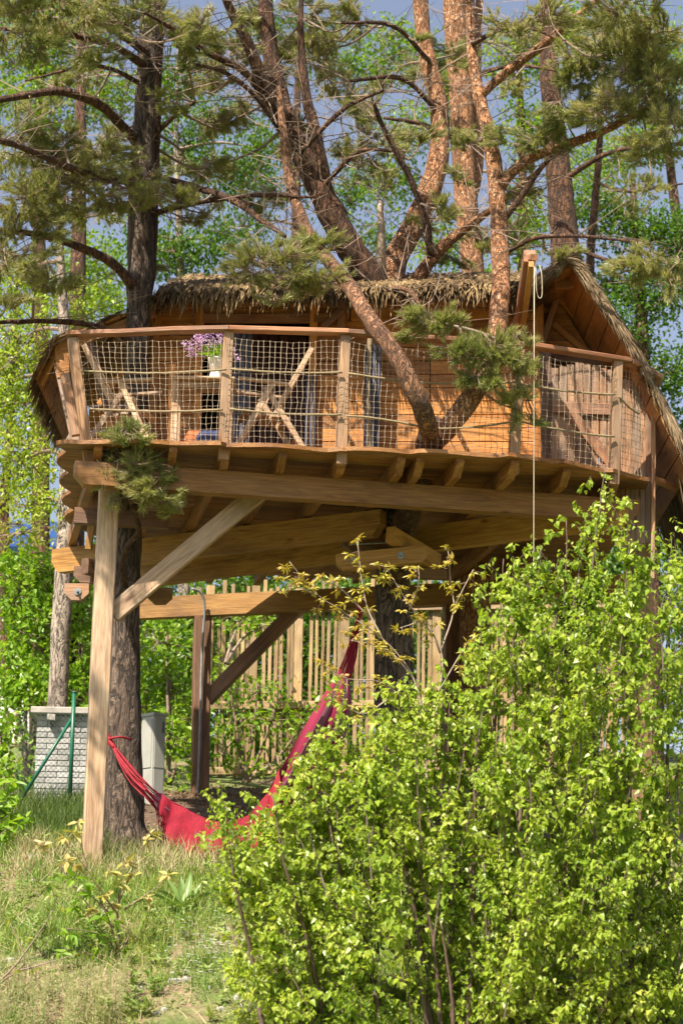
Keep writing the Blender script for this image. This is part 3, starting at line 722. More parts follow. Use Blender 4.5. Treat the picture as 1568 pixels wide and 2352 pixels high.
# ------------------------------------------------------------------ things on the balcony
def chair(x, Y, rz, label, mirror=1):
    c = P(x, 1000, Y); t = thing('folding_chair', label, 'chair', (c.x, c.y, ZD), 'folding chairs on the balcony')
    WM[t] = Matrix.Translation((c.x, c.y, ZD)) @ Matrix.Rotation(rz, 4, 'Z'); t.matrix_world = WM[t]
    W = WM[t]; mt = M['timber_pale']
    def b(n, p, q, w, h, m=mt): bar(n, W @ Vector((p[0] * mirror, p[1], p[2])), W @ Vector((q[0] * mirror, q[1], q[2])), w, h, m, t, ch=.004)
    for y in (-.25, .25):
        b('leg', (-.33, y, 0), (.02, y, .69), .03, .055); b('leg', (.38, y * .9, 0), (-.05, y * .9, .66), .03, .055)
        b('armrest', (-.30, y, .72), (.17, y, .69), .06, .026); b('back_post', (.10, y * .85, .50), (.39, y * .85, 1.07), .03, .05)
    for i in range(5): b('seat_slat', (-.22 + i * .095, -.22, .42 - i * .012), (-.22 + i * .095, .22, .42 - i * .012), .075, .02)
    for i in range(4): b('back_slat', (.17 + i * .062, -.2, .62 + i * .125), (.17 + i * .062, .2, .62 + i * .125), .02, .075)
    b('rung', (-.2, -.25, .24), (-.2, .25, .24), .03, .04); b('rung', (.26, -.22, .18), (.26, .22, .18), .03, .04)
    return t
chair(612, 22.25, R(8), 'folding wooden chair with reclined back in the middle net bay, backrest to the right')
chair(288, 22.3, R(-6), 'folding wooden chair at the left end of the balcony beside the pine trunk', -1)
def table():
    c0 = P(455, 870, 22.05); t = thing('balcony_table', 'slatted wooden table against the net carrying the white flower pot', 'table', (c0.x, 22.3, ZD))
    zt = ZD + .74; x0, x1 = P(392, 870, 22.1).x, P(540, 870, 22.1).x
    for i in range(5):
        bar('tabletop_slat', (x0, 22.06 + i * .11, zt), (x1, 22.06 + i * .11, zt), .10, .024, M['timber_pale'], t)
    bar('apron', (x0 + .04, 22.1, zt - .05), (x1 - .04, 22.1, zt - .05), .02, .06, M['timber_pale'], t)
    for x in (x0 + .05, x1 - .05):
        for y in (22.09, 22.48): bar('leg', (x, y, ZD), (x, y, zt - .012), .065, .05, M['timber_pale'], t, up=(0, 1, 0))
    return zt + .012
ztab = table()
bar_post = bar('upright_board', P(394, 1030, 22.6), P(396, 838, 22.6), .07, .04, M['board'], wall, up=(0, 1, 0))
def lathe(prof, n=20):
    V = [(r * math.cos(2 * math.pi * k / n), r * math.sin(2 * math.pi * k / n), z) for r, z in prof for k in range(n)]
    T = [(i * n + k, i * n + (k + 1) % n, i * n + n + (k + 1) % n, i * n + n + k) for i in range(len(prof) - 1) for k in range(n)]
    return V, T
def flowerpot():
    c = P(496, 864, 22.14); c.z = ztab
    t = thing('flower_pot', 'white two tier pot of pink lilac flowers standing on the balcony table', 'flower pot', c)
    V, T = lathe([(0, 0), (.062, 0), (.066, .01), (.052, .085), (.05, .095), (.06, .10), (.072, .17), (.078, .195), (.082, .2), (.08, .21), (.07, .21), (.066, .19), (0, .185)])
    put('pot', np_mesh('pot', V, np.array(T), None, True), t, WM[t].copy(), M['pot'])
    ac = Acc(); n = 120; d = unit(n); d[:, 2] = np.abs(d[:, 2]); p = np.array(c) + np.array([0, 0, .22]) + d * rng.uniform(.02, .12, n)[:, None]
    ac.add(*leaves(p, d + rng.normal(0, .3, (n, 3)), unit(n) + [0, 0, 1], rng.uniform(.05, .09, n), rng.uniform(.03, .05, n), OVATE)); ac.put('foliage', M['hazel_leaf'], t)
    bl = Acc(); st = Acc()
    for dx, dz, n_, r in ((-.16, .33, 90, .07), (-.24, .27, 70, .06), (-.10, .40, 90, .07), (-.02, .34, 80, .06), (-.19, .40, 60, .05), (.07, .38, 80, .06), (.13, .28, 60, .05), (.02, .43, 50, .05), (-.29, .33, 40, .05), (.18, .22, 40, .045), (-.1, .27, 60, .06)):
        e = np.array(c) + [dx, rng.uniform(-.08, .08), dz]
        st.add(*sticks([np.array(c) + [0, 0, .2]], [e], .004, .003))
        q = e + unit(n_) * (r * rng.random(n_) ** .4)[:, None] * [1.2, 1, .9]
        bl.add(*leaves(q, unit(n_), unit(n_), rng.uniform(.014, .024, n_), rng.uniform(.014, .022, n_), KITE))
    bl.put('blossom', M['lilac_petal'], t); st.put('stem', M['bark_twig'], t)
flowerpot()
def cushion(x, y, Y, w, h, mat, label):
    c = P(x, y, Y); c.z = ZD + h / 2 + .005
    bm_ = [(math.copysign(abs(math.cos(a)) ** .5, math.cos(a)) * w / 2, math.copysign(abs(math.sin(a)) ** .5, math.sin(a)) * .2) for a in np.linspace(0, 2 * math.pi, 24, endpoint=False)]
    V = []; prof = [(0, -h / 2), (.8, -h / 2), (.97, -h * .2), (1, 0), (.97, h * .2), (.8, h / 2), (0, h / 2)]
    for s, z_ in prof:
        for px, py in bm_: V.append((px * s, py * s, z_))
    T = [(i * 24 + k, i * 24 + (k + 1) % 24, i * 24 + 24 + (k + 1) % 24, i * 24 + 24 + k) for i in range(6) for k in range(24)]
    tag(put('cushion', np_mesh('cushion', V, T, None, True), None, Matrix.Translation(c), mat), label, 'cushion', 'cushions on the balcony floor')
cushion(490, 990, 21.98, .32, .17, M['cushion_blue'], 'dark blue cushion on the balcony floor under the table')
cushion(452, 990, 22.35, .30, .26, M['cushion_red'], 'rust red cushion on the balcony floor beside the blue one')
# ------------------------------------------------------------------ fence of narrow boards behind
fence = thing('board_fence', 'tall fence of pale uneven upright boards on the slope behind the treehouse', 'fence', (P(800, 1780, 31).x, 31, gz(0, 31)))
def FYy(x): return 31.2 - .9 * (x - 440) / 1000
x = 446
i = 0
while x < 1500:
    wide = i % 7 == 2
    w = (.11 if wide else random.choice((.04, .045, .05, .055)))
    Yb_ = FYy(x); p = P(x, 1700, Yb_); zb = gz(p.x, Yb_) - .02 + random.uniform(0, .06); zt = 7.45 + random.uniform(-.12, .12)
    if not (i == 1):
        bar('board', Vector((p.x, Yb_ - (.02 if wide else 0), zb)), Vector((p.x + random.gauss(0, .012), Yb_ - (.02 if wide else 0), zt)), w, .022, M['fence'], fence, up=(0, 1, 0))
    x += (w / 2 + random.uniform(.014, .036)) * 185 + (w / 2) * 185; i += 1
for y in (1622, 1772, 1400):
    for xa, xb in ((440, 700), (702, 960), (962, 1220), (1222, 1490)):
        bar('fence_rail', P(xa, y + (xa - 440) * -.012, FYy(xa) - .06), P(xb, y + (xb - 440) * -.012, FYy(xb) - .06), .05, .10, M['fence'], fence)

# ------------------------------------------------------------------ low wall of white bricks
X0, X1 = P(83, 1700, 27).x, P(262, 1700, 27).x
wz0 = gz(X0, 27) - .06; wz1 = P(160, 1640, 27).z
kiosk = thing('brick_wall', 'low white brick wall under a grey concrete slab behind the wire fence', 'wall', ((X0 + X1) / 2, 27.4, wz0))
bar('core', Vector(((X0 + X1) / 2, 27.42, wz0)), Vector(((X0 + X1) / 2, 27.42, wz1)), .8, X1 - X0 - .012, M['mortar'], kiosk, up=(1, 0, 0), ch=.002, rough=0)
bh, bl_ = .0635, .25; bmesh_cache = {}
def brick(x0, x1, z, side=False):
    key = round(x1 - x0, 3)
    if key not in bmesh_cache:
        a, h, d = (x1 - x0) / 2 - .005, (bh - .010) / 2, .012; c = .004
        V = [(-a, d, -h), (a, d, -h), (a, d, h), (-a, d, h), (-a, -d + c, -h), (a, -d + c, -h), (a, -d + c, h), (-a, -d + c, h), (-a + c, -d, -h + c), (a - c, -d, -h + c), (a - c, -d, h - c), (-a + c, -d, h - c)]
        Fq = [(0, 3, 2, 1), (8, 9, 10, 11)] + [(i, (i + 1) % 4, 4 + (i + 1) % 4, 4 + i) for i in range(4)] + [(4 + i, 4 + (i + 1) % 4, 8 + (i + 1) % 4, 8 + i) for i in range(4)]
        me = bpy.data.meshes.new('brick'); me.from_pydata(V, [], Fq); me.materials.append(M['brick_white']); bmesh_cache[key] = me
    m = Matrix.Translation(((x0 + x1) / 2, 27.018 + random.uniform(-.003, .003), z + bh / 2)) @ Matrix.Rotation(random.gauss(0, .004), 4, 'Y')
    put('brick', bmesh_cache[key], kiosk, m)
z = wz0; r = 0
while z + bh < wz1 + .02:
    x = X0 - (bl_ / 2 if r % 2 else 0)
    while x < X1 - .01:
        a, b = max(x, X0), min(x + bl_, X1)
        if b - a > .05: brick(a, b, z)
        x += bl_
    z += bh; r += 1
bar('coping', Vector((X0 - .06, 27.38, z + .045)), Vector((X1 + .05, 27.38, z + .045)), .95, .075, M['concrete'], kiosk, ch=.01)
lp = P(119, 1652, 26.93)
lampb = thing('wall_lamp', 'small grey lamp fixed near the top of the white brick wall', 'lamp', lp)
bar('housing', lp + Vector((-.045, 0, .02)), lp + Vector((.045, 0, .02)), .09, .07, M['concrete'], lampb)
bar('bracket', lp + Vector((0, 0, -.02)), lp + Vector((0, .06, -.09)), .03, .03, M['cabinet_dark'], lampb)
# electricity cabinet
cp = P(347, 1850, 26.3); cz = gz(cp.x, 26.3) - .05; ct = P(347, 1640, 26.3).z; H = ct - cz
cab = thing('electricity_cabinet', 'tall narrow grey white electricity cabinet half behind the left pine trunk', 'cabinet', (cp.x, 26.3, cz))
W = Matrix.Translation((cp.x, 26.3, cz)) @ Matrix.Rotation(R(38), 4, 'Z'); cab.matrix_world = W; WM[cab] = W
def cb(n, p, q, w, h, m): return bar(n, W @ Vector(p), W @ Vector(q), w, h, m, cab, up=W.to_3x3() @ Vector((0, 1, 0)), ch=.006, rough=0)
cb('body', (0, 0, 0), (0, 0, H - .03), .16, .24, M['cabinet'])
cb('lid', (0, 0, H - .03), (0, 0, H), .19, .27, M['cabinet'])
cb('door', (0, -.125, .42), (0, -.125, H - .06), .13, .012, M['cabinet']); cb('door', (0, -.125, .05), (0, -.125, .40), .13, .012, M['cabinet'])
cb('side_panel', (-.083, 0, .42), (-.083, 0, H - .07), .012, .19, M['cabinet'])
cb('handle', (.035, -.135, .8), (.035, -.135, .92), .02, .014, M['cabinet_dark'])
# wire fence with its green posts
wf = thing('wire_fence', 'green steel fence post with slanting stay and chain link mesh before the brick wall', 'fence', (P(165, 1840, 26.5).x, 26.5, gz(P(165, 1840, 26.5).x, 26.5)))
pt, pb = P(171, 1592, 26.5), P(160, 1852, 26.5)
tube_obj('fence_post', [pb, pt], .024, M['green_paint'], wf, 10); tube_obj('post_cap', [pt, pt + Vector((0, 0, .02))], [.028, .022], M['green_paint'], wf, 10)
tube_obj('stay', [P(166, 1650, 26.5), P(48, 1838, 26.45)], .019, M['green_paint'], wf, 8)
A, B = [], []
xa, xb = P(40, 1700, 26.55).x, P(240, 1700, 26.55).x; za, zb = gz(-3, 26.5), P(120, 1638, 26.55).z
q = .055; k = xa - (zb - za)
while k < xb:
    for s in (1, -1):
        x_0, x_1 = (k, k + zb - za) if s > 0 else (k + zb - za, k)
        t0, t1 = 0.0, 1.0
        for lim, sg in ((xa, 1), (xb, -1)):
            d0, d1 = sg * (x_0 - lim), sg * (x_1 - lim)
            if d0 < 0 and d1 < 0: t0 = 2; break
            if d0 < 0: t0 = max(t0, d0 / (d0 - d1))
            if d1 < 0: t1 = min(t1, d0 / (d0 - d1))
        if t0 < t1:
            A.append((x_0 + (x_1 - x_0) * t0, 26.55, za + (zb - za) * t0)); B.append((x_0 + (x_1 - x_0) * t1, 26.55, za + (zb - za) * t1))
    k += q
A += [(xa, 26.55, zb)]; B += [(xb, 26.55, zb)]
ac = Acc(); ac.add(*sticks(A, B, .0022, .0022)); ac.put('wire_mesh', M['wire'], wf)

# ------------------------------------------------------------------ hammock
hm = thing('hammock', 'red and pink striped hammock with red crochet fringe slung between the two pines', 'hammock', P(520, 1960, 22.9))
def hammock():
    ctr = [(378, 1838, 22.95), (430, 1872, 22.8), (510, 1905, 22.7), (590, 1880, 22.7), (655, 1790, 22.75), (710, 1690, 22.8), (752, 1610, 22.85), (778, 1555, 22.9)]
    C = smooth_path([tuple(P(*c)) for c in ctr], 60); n = len(C)
    s = np.linspace(0, 1, n); w = .13 + .30 * np.sin(math.pi * np.clip(s * .94 + .03, 0, 1)) ** .75
    nu = 28; V = np.zeros((n, nu, 3)); uv = np.zeros((n, nu, 2))
    near = []; far = []
    for i in range(n):
        t = C[min(i + 1, n - 1)] - C[max(i - 1, 0)]; t /= np.linalg.norm(t)
        side = np.array([0, 1.0, 0]); side -= t * side.dot(t); side /= np.linalg.norm(side); nrm = np.cross(side, t); nrm *= -1 if nrm[2] > 0 else 1
        for j in range(nu):
            ph = (j / (nu - 1) - .5) * 2.75
            r = w[i] * (.86 + .36 * math.sin(math.pi * min(1, max(0, (s[i] - .42) / .56)))) * (1 + .09 * math.sin(j * 1.9 + s[i] * 6) * (1 - abs(2 * s[i] - 1) * .3) + .03 * math.sin(j * 4.1))
            V[i, j] = C[i] + side * (r * math.sin(ph) * 1.1) + nrm * (r * (math.cos(ph) - .3)); uv[i, j] = (s[i] * 6, j / (nu - 1))
        near.append(V[i, 0].copy()); far.append(V[i, -1].copy())
    T = [(i * nu + j, i * nu + j + 1, i * nu + nu + j + 1, i * nu + nu + j) for i in range(n - 1) for j in range(nu - 1)]
    org = WM[hm].translation
    put('cloth', np_mesh('cloth', V.reshape(-1, 3) - np.array(org), np.array(T), None, True, uv.reshape(-1, 2)), hm, Matrix.Translation(org), M['hammock'])
    for end, anchor, th in ((0, P(251, 1700, 23.2), .0055), (n - 1, P(826, 1402, 23.55), .006)):
        a = np.array(anchor); ac = Acc()
        for j in range(0, nu):
            e = V[end, j]; mid = (a + e) / 2 + [0, 0, -.04 - .008 * (j % 5)] + rng.normal(0, .012, 3)
            q = smooth_path([a + rng.normal(0, .006, 3), mid, e], 8); ac.add(*tube(q, np.full(8, th), 5))
        ac.put('cord', M['red_cord'], hm, True)
        tube_obj('loop', [Vector(a) + Vector((-.02, 0, .06)), Vector(a), Vector(a) + (Vector(V[end, 12]) - Vector(a)) * .12], [.02, .03, .024], M['red_cord'], hm, 8, .3, 10)
    for edge, i0, i1, drop in ((near, 1, 34, .50), (far, 2, 58, .30)):
        m_ = i1 - i0; nd = 24; V2 = []; 
        for i in range(i0, i1):
            f = (i - i0) / m_
            for k in range(nd):
                t = k / (nd - 1); sc_ = .66 + .28 * abs(math.sin(i * .62)) + .12 * noise.noise(Vector((i * 1.7, 3, 1)))
                e = edge[i] + np.array([0, 0, -drop * t * sc_ * min(1, .35 + f * 3, .5 + (1 - f) * 3)])
                e = e + np.array([.012 * math.sin(i * .9 + t * 5), -.03 * t + .045 * math.sin(i * 1.3 + t * 2) * t, 0])
                V2.append(e)
        T2 = [(i * nd + k, (i + 1) * nd + k, (i + 1) * nd + k + 1, i * nd + k + 1) for i in range(m_ - 1) for k in range(nd - 1) ]
        ac = Acc(); ac.add(V2, T2)
        low = np.array([V2[i * nd + nd - 1] for i in range(m_)])
        for rep in range(6):
            q = low + rng.normal(0, .012, low.shape); ac.add(*sticks(q, q + np.array([0, 0, -.085]) + rng.normal(0, .022, low.shape), .005, .002))
        ac.put('crochet_fringe', M['red_lace'], hm, True)
    for x, y in ((383, 1868), (420, 1872)):
        c = P(x, y, 22.7); ac = Acc(); q = np.array(c) + rng.normal(0, .012, (40, 3)); ac.add(*sticks(q, q + np.array([0, 0, -.17]) + rng.normal(0, .018, (40, 3)), .005, .004)); ac.put('tassel', M['red_lace'], hm)
hammock()
tube_obj('tie_loop', [P(246, 1700, 23.2), P(262, 1694, 23.14), P(280, 1693, 23.14), P(300, 1698, 23.2)], .012, M['red_cord'], hm, 6, 0, 12)

# ------------------------------------------------------------------ trees
def px(w, Y): return w * Y / F / 2
class Tree:
    def __init__(s, name, label, cat, x, Y, group=None, gy=None):
        X = P(x, 1700, Y).x; s.t = thing(name, label, cat, (X, Y, gz(X, Y)), group); s.pts = []; s.rad = []; s.tw = Acc(); s.nd = Acc()
    def stem(s, name, path, mat, ns=12, lumpy=.10, res=None):
        """path: (x, y, Y, width in the photograph); the stem itself is built at that distance"""
        q = [(*P(x, y, Y), px(w, Y)) for x, y, Y, w in path]
        L = sum((Vector(q[i][:3]) - Vector(q[i + 1][:3])).length for i in range(len(q) - 1))
        q = smooth_path(q, res or max(8, int(L / .07)))
        if lumpy < .15 and q[0, 3] < .07: q[:, :3] += np.cumsum(rng.normal(0, .006, (len(q), 3)), 0) * np.linspace(0, 1, len(q))[:, None] * .6
        a = Acc(); a.add(*tube(q[:, :3], np.maximum(q[:, 3], .003), ns, lumpy)); o = a.put(name, M[mat], s.t, True)
        s.pts += list(q[:, :3]); s.rad += list(q[:, 3]); return o
def needles(tree, tip, d, n):
    """needles round the last few centimetres of many shoots"""
    k = len(tip); tip = np.repeat(tip, n, 0); d = np.repeat(d, n, 0)
    rv = unit(k * n); rv -= d * np.sum(rv * d, 1)[:, None]; rv /= np.linalg.norm(rv, axis=1)[:, None] + 1e-9
    t = rng.random(k * n); b = tip - d * (t * .085)[:, None]
    a = d * rng.uniform(.45, 1.0, k * n)[:, None] + rv * rng.uniform(.5, 1.0, k * n)[:, None] * (.4 + .6 * t)[:, None] + np.array([0, 0, .12])
    a /= np.linalg.norm(a, axis=1)[:, None]; L = rng.uniform(.05, .085, k * n)
    sd = np.cross(a, unit(k * n)); sd /= np.linalg.norm(sd, axis=1)[:, None] + 1e-9
    V = np.stack([b - sd * .0034, b + sd * .0034, b + a * L[:, None]], 1)
    tree.nd.add(V.reshape(-1, 3), np.arange(k * n * 3).reshape(-1, 3))
def clump(tree, x, y, rx, ry, Y, dens=1.0, nn=46, bare=.6):
    rx *= 1.15; ry *= 1.15; c = np.array(P(x, y, Y)); a, b = rx * Y / F, ry * Y / F
    pts = np.array(tree.pts); rad = np.array(tree.rad)
    dist = np.linalg.norm(pts - c, axis=1) + rad * 3; i = int(np.argmin(dist)); base = pts[i]
    D = np.linalg.norm(c - base)
    if D > .05:
        mid = (base + c) / 2 + rng.normal(0, .10 * min(D, 1.5), 3) + [0, 0, -.06 * D]
        q = smooth_path([base, mid, c], 10); tree.tw.add(*tube(q, np.linspace(min(rad[i] * .7, .012 + .006 * D), .006, 10), 6))
    else: q = np.array([base, c])
    nodes_ = [*q[len(q) // 2:]]
    ns = int(5 + rx * ry / 1100)
    for _ in range(ns):
        e = c + unit(1)[0] * rng.uniform(.35, .8) * np.array([a, a * .8, b]); s0 = nodes_[rng.integers(0, min(len(nodes_), 8))]
        m = (s0 + e) / 2 + rng.normal(0, .04, 3); qq = smooth_path([s0, m, e], 6)
        tree.tw.add(*sticks(qq[:-1], qq[1:], .0065, .005)); nodes_ += list(qq[2:])
    N_ = np.array(nodes_); n = max(7, int(rx * ry * math.pi / 135 * dens))
    k6 = max(4, int(rx * ry / 420)); sc6 = unit(k6) * (rng.random(k6) ** .4)[:, None]; v = sc6[rng.integers(0, k6, n)] + rng.normal(0, .21, (n, 3)); tip = c + v * np.array([a, a * .8, b])
    j = np.argmin(np.linalg.norm(tip[:, None] - N_[None], axis=2), axis=1); st = N_[j]
    d = tip - st; d += np.array([0, 0, .05]) + v * .04; L = np.linalg.norm(d, axis=1)[:, None] + 1e-9; d /= L
    tree.tw.add(*sticks(st, tip, .0034, .0022)); needles(tree, tip, d, nn)
    m = int(n * bare); e = c + unit(m) * (rng.random(m) ** .3)[:, None] * np.array([a, a, b]) * 1.12
    j = np.argmin(np.linalg.norm(e[:, None] - N_[None], axis=2), axis=1); tree.tw.add(*sticks(N_[j], e, .003, .0016))
def wild_clumps(tree, n, ymax=640):
    """small sprays of needles all along the thinner limbs"""
    pts = np.array(tree.pts); rad = np.array(tree.rad); ok = np.where((rad < .055) & (pts[:, 2] > 9.0) & (pts[:, 2] < 13.5))[0]
    for i in rng.choice(ok, n):
        p = Vector(pts[i] + np.abs(rng.normal(0, .4, 3)) * [rng.choice([-1, 1]), 1, .7] + [0, .3, -.05]); v = p - EYE; t = v.dot(CF)
        clump(tree, 784 + F * v.dot(CR) / t, 1176 - F * v.dot(CU) / t, rng.uniform(28, 70), rng.uniform(16, 36), p.y, rng.uniform(.6, 1.0), 42)
def dead_twigs(tree, n, lo=.15):
    pts = np.array(tree.pts); rad = np.array(tree.rad); ok = np.where((rad < .07) & (pts[:, 2] > 8.3))[0]
    for i in rng.choice(ok, n):
        p = pts[i]; d = unit(1)[0] * [1, .7, .6]; L = rng.uniform(.2, 1.2)
        q = smooth_path([p, p + d * L * .5 + rng.normal(0, .05, 3), p + d * L + [0, 0, rng.uniform(-.15, .2)]], 6)
        tree.tw.add(*sticks(q[:-1], q[1:], np.linspace(.007, .004, 5), np.linspace(.006, .002, 5)))
        for _ in range(3):
            k = rng.integers(1, 5); tree.tw.add(*sticks([q[k]], [q[k] + unit(1)[0] * rng.uniform(.08, .3)], .0028, .0014))
def finish(tree, leaf='needle', twig='bark_twig'):
    cr_ = Acc()
    for A_, m in ((tree.tw, 0), (tree.nd, 1)):
        off_ = cr_.n
        for V, T in zip(A_.V, A_.T): cr_.V.append(V); cr_.T.append(T + cr_.n * 0 + off_); cr_.M.append(np.full(len(T), m))
        cr_.n += A_.n
    if cr_.V: tag(cr_.put('crown', [M[twig], M[leaf]], tree.t), kind='stuff')

# the left pine
pl_ = Tree('pine_tree', 'dark barked pine rising just behind the front post and through the left of the balcony', 'tree', 290, 23.5)
pl_.stem('trunk', [(292, 1985, 23.5, 122), (291, 1935, 23.5, 104), (287, 1860, 23.5, 90), (287, 1700, 23.5, 79), (288, 1500, 23.5, 71), (292, 1300, 23.5, 66), (305, 1100, 23.5, 61), (314, 900, 23.5, 58), (318, 760, 23.5, 58), (322, 600, 23.5, 62), (325, 400, 23.5, 58), (336, 200, 23.5, 50), (344, 0, 23.5, 44), (350, -250, 23.5, 36), (352, -650, 23.5, 16)], 'bark_grey', 20, .10)
pl_.stem('trunk', [(325, 740, 23.65, 36), (340, 620, 23.7, 38), (347, 500, 23.75, 36), (352, 350, 23.8, 34), (358, 200, 23.8, 30), (368, 0, 23.8, 24), (378, -300, 23.8, 12)], 'bark_mid')
for path in (
    [(305, 655, 23.4, 26), (265, 610, 23.2, 24), (200, 575, 22.9, 22), (90, 540, 22.5, 17), (-40, 528, 22.1, 12)],
    [(318, 330, 23.5, 26), (275, 285, 23.2, 24), (225, 240, 22.9, 24), (140, 210, 22.5, 22), (40, 222, 22.1, 18), (-40, 236, 21.8, 14)],
    [(312, 790, 23.5, 16), (220, 748, 23.1, 15), (110, 735, 22.8, 13), (-30, 737, 22.4, 9)],
    [(332, 150, 23.4, 20), (245, 98, 22.9, 18), (120, 72, 22.4, 14), (-20, 60, 21.8, 10)],
    [(345, 400, 23.4, 15), (450, 430, 23.2, 16), (540, 462, 22.9, 17), (600, 505, 22.7, 15), (660, 545, 22.4, 10)],
    [(350, 492, 23.5, 15), (430, 470, 23.3, 14), (560, 452, 23.0, 11), (720, 456, 22.8, 7)],
    [(345, 320, 23.6, 14), (400, 268, 23.4, 12), (450, 235, 23.2, 8)],
    [(330, 130, 23.6, 15), (300, 80, 23.4, 13), (230, 20, 23.2, 9)],
    [(318, 190, 23.4, 13), (260, 160, 23.1, 11), (190, 155, 22.8, 8), (60, 190, 22.5, 5)],
    [(322, 470, 23.5, 13), (240, 468, 23.2, 12), (180, 420, 23, 9), (110, 390, 22.6, 6)],
    [(288, 1345, 23.2, 14), (280, 1300, 22.9, 15), (293, 1255, 22.6, 14), (318, 1218, 22.3, 13), (304, 1170, 22.1, 13), (296, 1120, 21.9, 11), (300, 1060, 21.7, 8), (292, 1000, 21.6, 5)],
    [(326, 420, 23.4, 22), (200, 400, 22.2, 20), (20, 330, 20.8, 16), (-260, 260, 19.6, 11), (-460, 180, 18.9, 7)], [(336, 120, 23.4, 20), (180, 20, 22.0, 18), (-60, -60, 20.6, 14), (-330, -60, 19.3, 9)],  # two limbs added, reaching out of view to cast dapples on the post
    [(350, -40, 23.4, 16), (250, -120, 22, 14), (120, -160, 20.8, 8)], [(350, -150, 23.4, 14), (420, -230, 23, 12), (520, -260, 22.5, 7)]):
    pl_.stem('limb', path, 'bark_mid', 9, .14)
for q in ((60, 350, 130, 50, 22.2), (180, 420, 120, 60, 22.4), (60, 455, 110, 55, 22.0), (240, 335, 80, 42, 22.6), (30, 600, 95, 55, 22.0), (60, 530, 90, 40, 22.2), (330, 400, 70, 32, 22.9, .7), (420, 450, 55, 28, 22.8, .7),
          (300, 30, 120, 45, 22.4), (420, 105, 80, 45, 22.6), (150, 30, 140, 45, 21.6), (50, 100, 80, 40, 21.5), (480, 55, 80, 40, 22.0), (385, 240, 55, 30, 22.9), (210, 130, 90, 30, 22.0, .7), (270, 470, 60, 30, 22.9, .8),
          (110, 640, 70, 40, 22.3), (20, 700, 50, 30, 22.0), (130, 300, 80, 25, 21.9), (40, 20, 60, 30, 20.9),
          (262, 1040, 62, 48, 21.8, 1.3), (330, 1060, 62, 55, 21.7, 1.3), (252, 1092, 40, 40, 21.7, 1.2), (345, 1115, 55, 40, 21.7, 1.2), (390, 1160, 48, 26, 21.9, .9), (300, 1000, 60, 24, 21.5, 1.2), (255, 1150, 26, 22, 21.8, .8),
          (150, -160, 150, 60, 20.6, .7), (0, -130, 110, 60, 20.4, .7), (-430, 180, 110, 50, 18.9, .5), (-330, -60, 110, 50, 19.3, .5)): clump(pl_, *q)  # last row: unseen clumps above and left, added for the shade they cast
wild_clumps(pl_, 42); dead_twigs(pl_, 300); finish(pl_)

# the pine with many stems in the middle
pc = Tree('pine_tree', 'orange barked pine with several spreading stems growing through the middle of the deck', 'tree', 905, 24.0)
pc.stem('trunk', [(905, 1900, 24.0, 110), (905, 1800, 24.0, 98), (906, 1600, 24.0, 92), (904, 1400, 24.0, 88), (900, 1280, 24.1, 78), (893, 1150, 24.2, 70), (890, 1000, 24.3, 68), (894, 850, 24.35, 72), (898, 740, 24.3, 92), (896, 700, 24.3, 84)], 'bark_grey', 18)
pc.stem('trunk', [(908, 1350, 23.95, 60), (922, 1240, 23.6, 62), (945, 1150, 23.2, 60), (975, 1070, 22.75, 60), (990, 1000, 22.5, 66), (992, 965, 22.4, 48)], 'bark_mid', 14)
pc.stem('trunk', [(900, 745, 24.25, 72), (872, 680, 24.1, 80), (838, 625, 23.95, 74), (795, 555, 23.8, 70), (748, 465, 23.7, 66), (695, 355, 23.6, 56), (655, 265, 23.55, 48), (622, 130, 23.5, 42), (610, 0, 23.4, 36), (590, -300, 23.2, 18)], 'bark_mid', 16, .16)  # darker bark colour stands in for needle shade on this stem
pc.stem('trunk', [(892, 740, 24.3, 64), (903, 615, 24.4, 60), (948, 520, 24.5, 56), (990, 430, 24.6, 55), (1009, 330, 24.7, 51), (1005, 230, 24.8, 46), (980, 130, 24.8, 41), (965, 0, 24.8, 37), (955, -300, 24.8, 18)], 'bark_orange', 16, .16)
pc.stem('trunk', [(1000, 1012, 22.2, 50), (1048, 958, 22.0, 52), (1098, 885, 21.95, 48), (1134, 790, 22.1, 46), (1148, 690, 22.3, 45), (1149, 600, 22.6, 43), (1141, 450, 22.8, 39), (1126, 330, 22.9, 35), (1106, 250, 23, 33), (1090, 170, 23.1, 29), (1080, 50, 23.2, 24), (1075, -220, 23.2, 12)], 'bark_orange', 14, .16)
pc.stem('limb', [(990, 1012, 22.1, 44), (978, 965, 21.62, 46), (955, 905, 21.42, 46), (908, 815, 21.4, 43), (852, 738, 21.6, 40), (800, 655, 22.1, 37), (725, 562, 22.6, 31), (690, 495, 22.8, 29), (667, 420, 23, 26), (655, 340, 23.1, 22), (640, 200, 23.2, 15)], 'bark_tan', 12)
pc.stem('limb', [(985, 1035, 22.4, 54), (1000, 1000, 22.3, 58), (1010, 985, 22.3, 40)], 'bark_mid', 12)
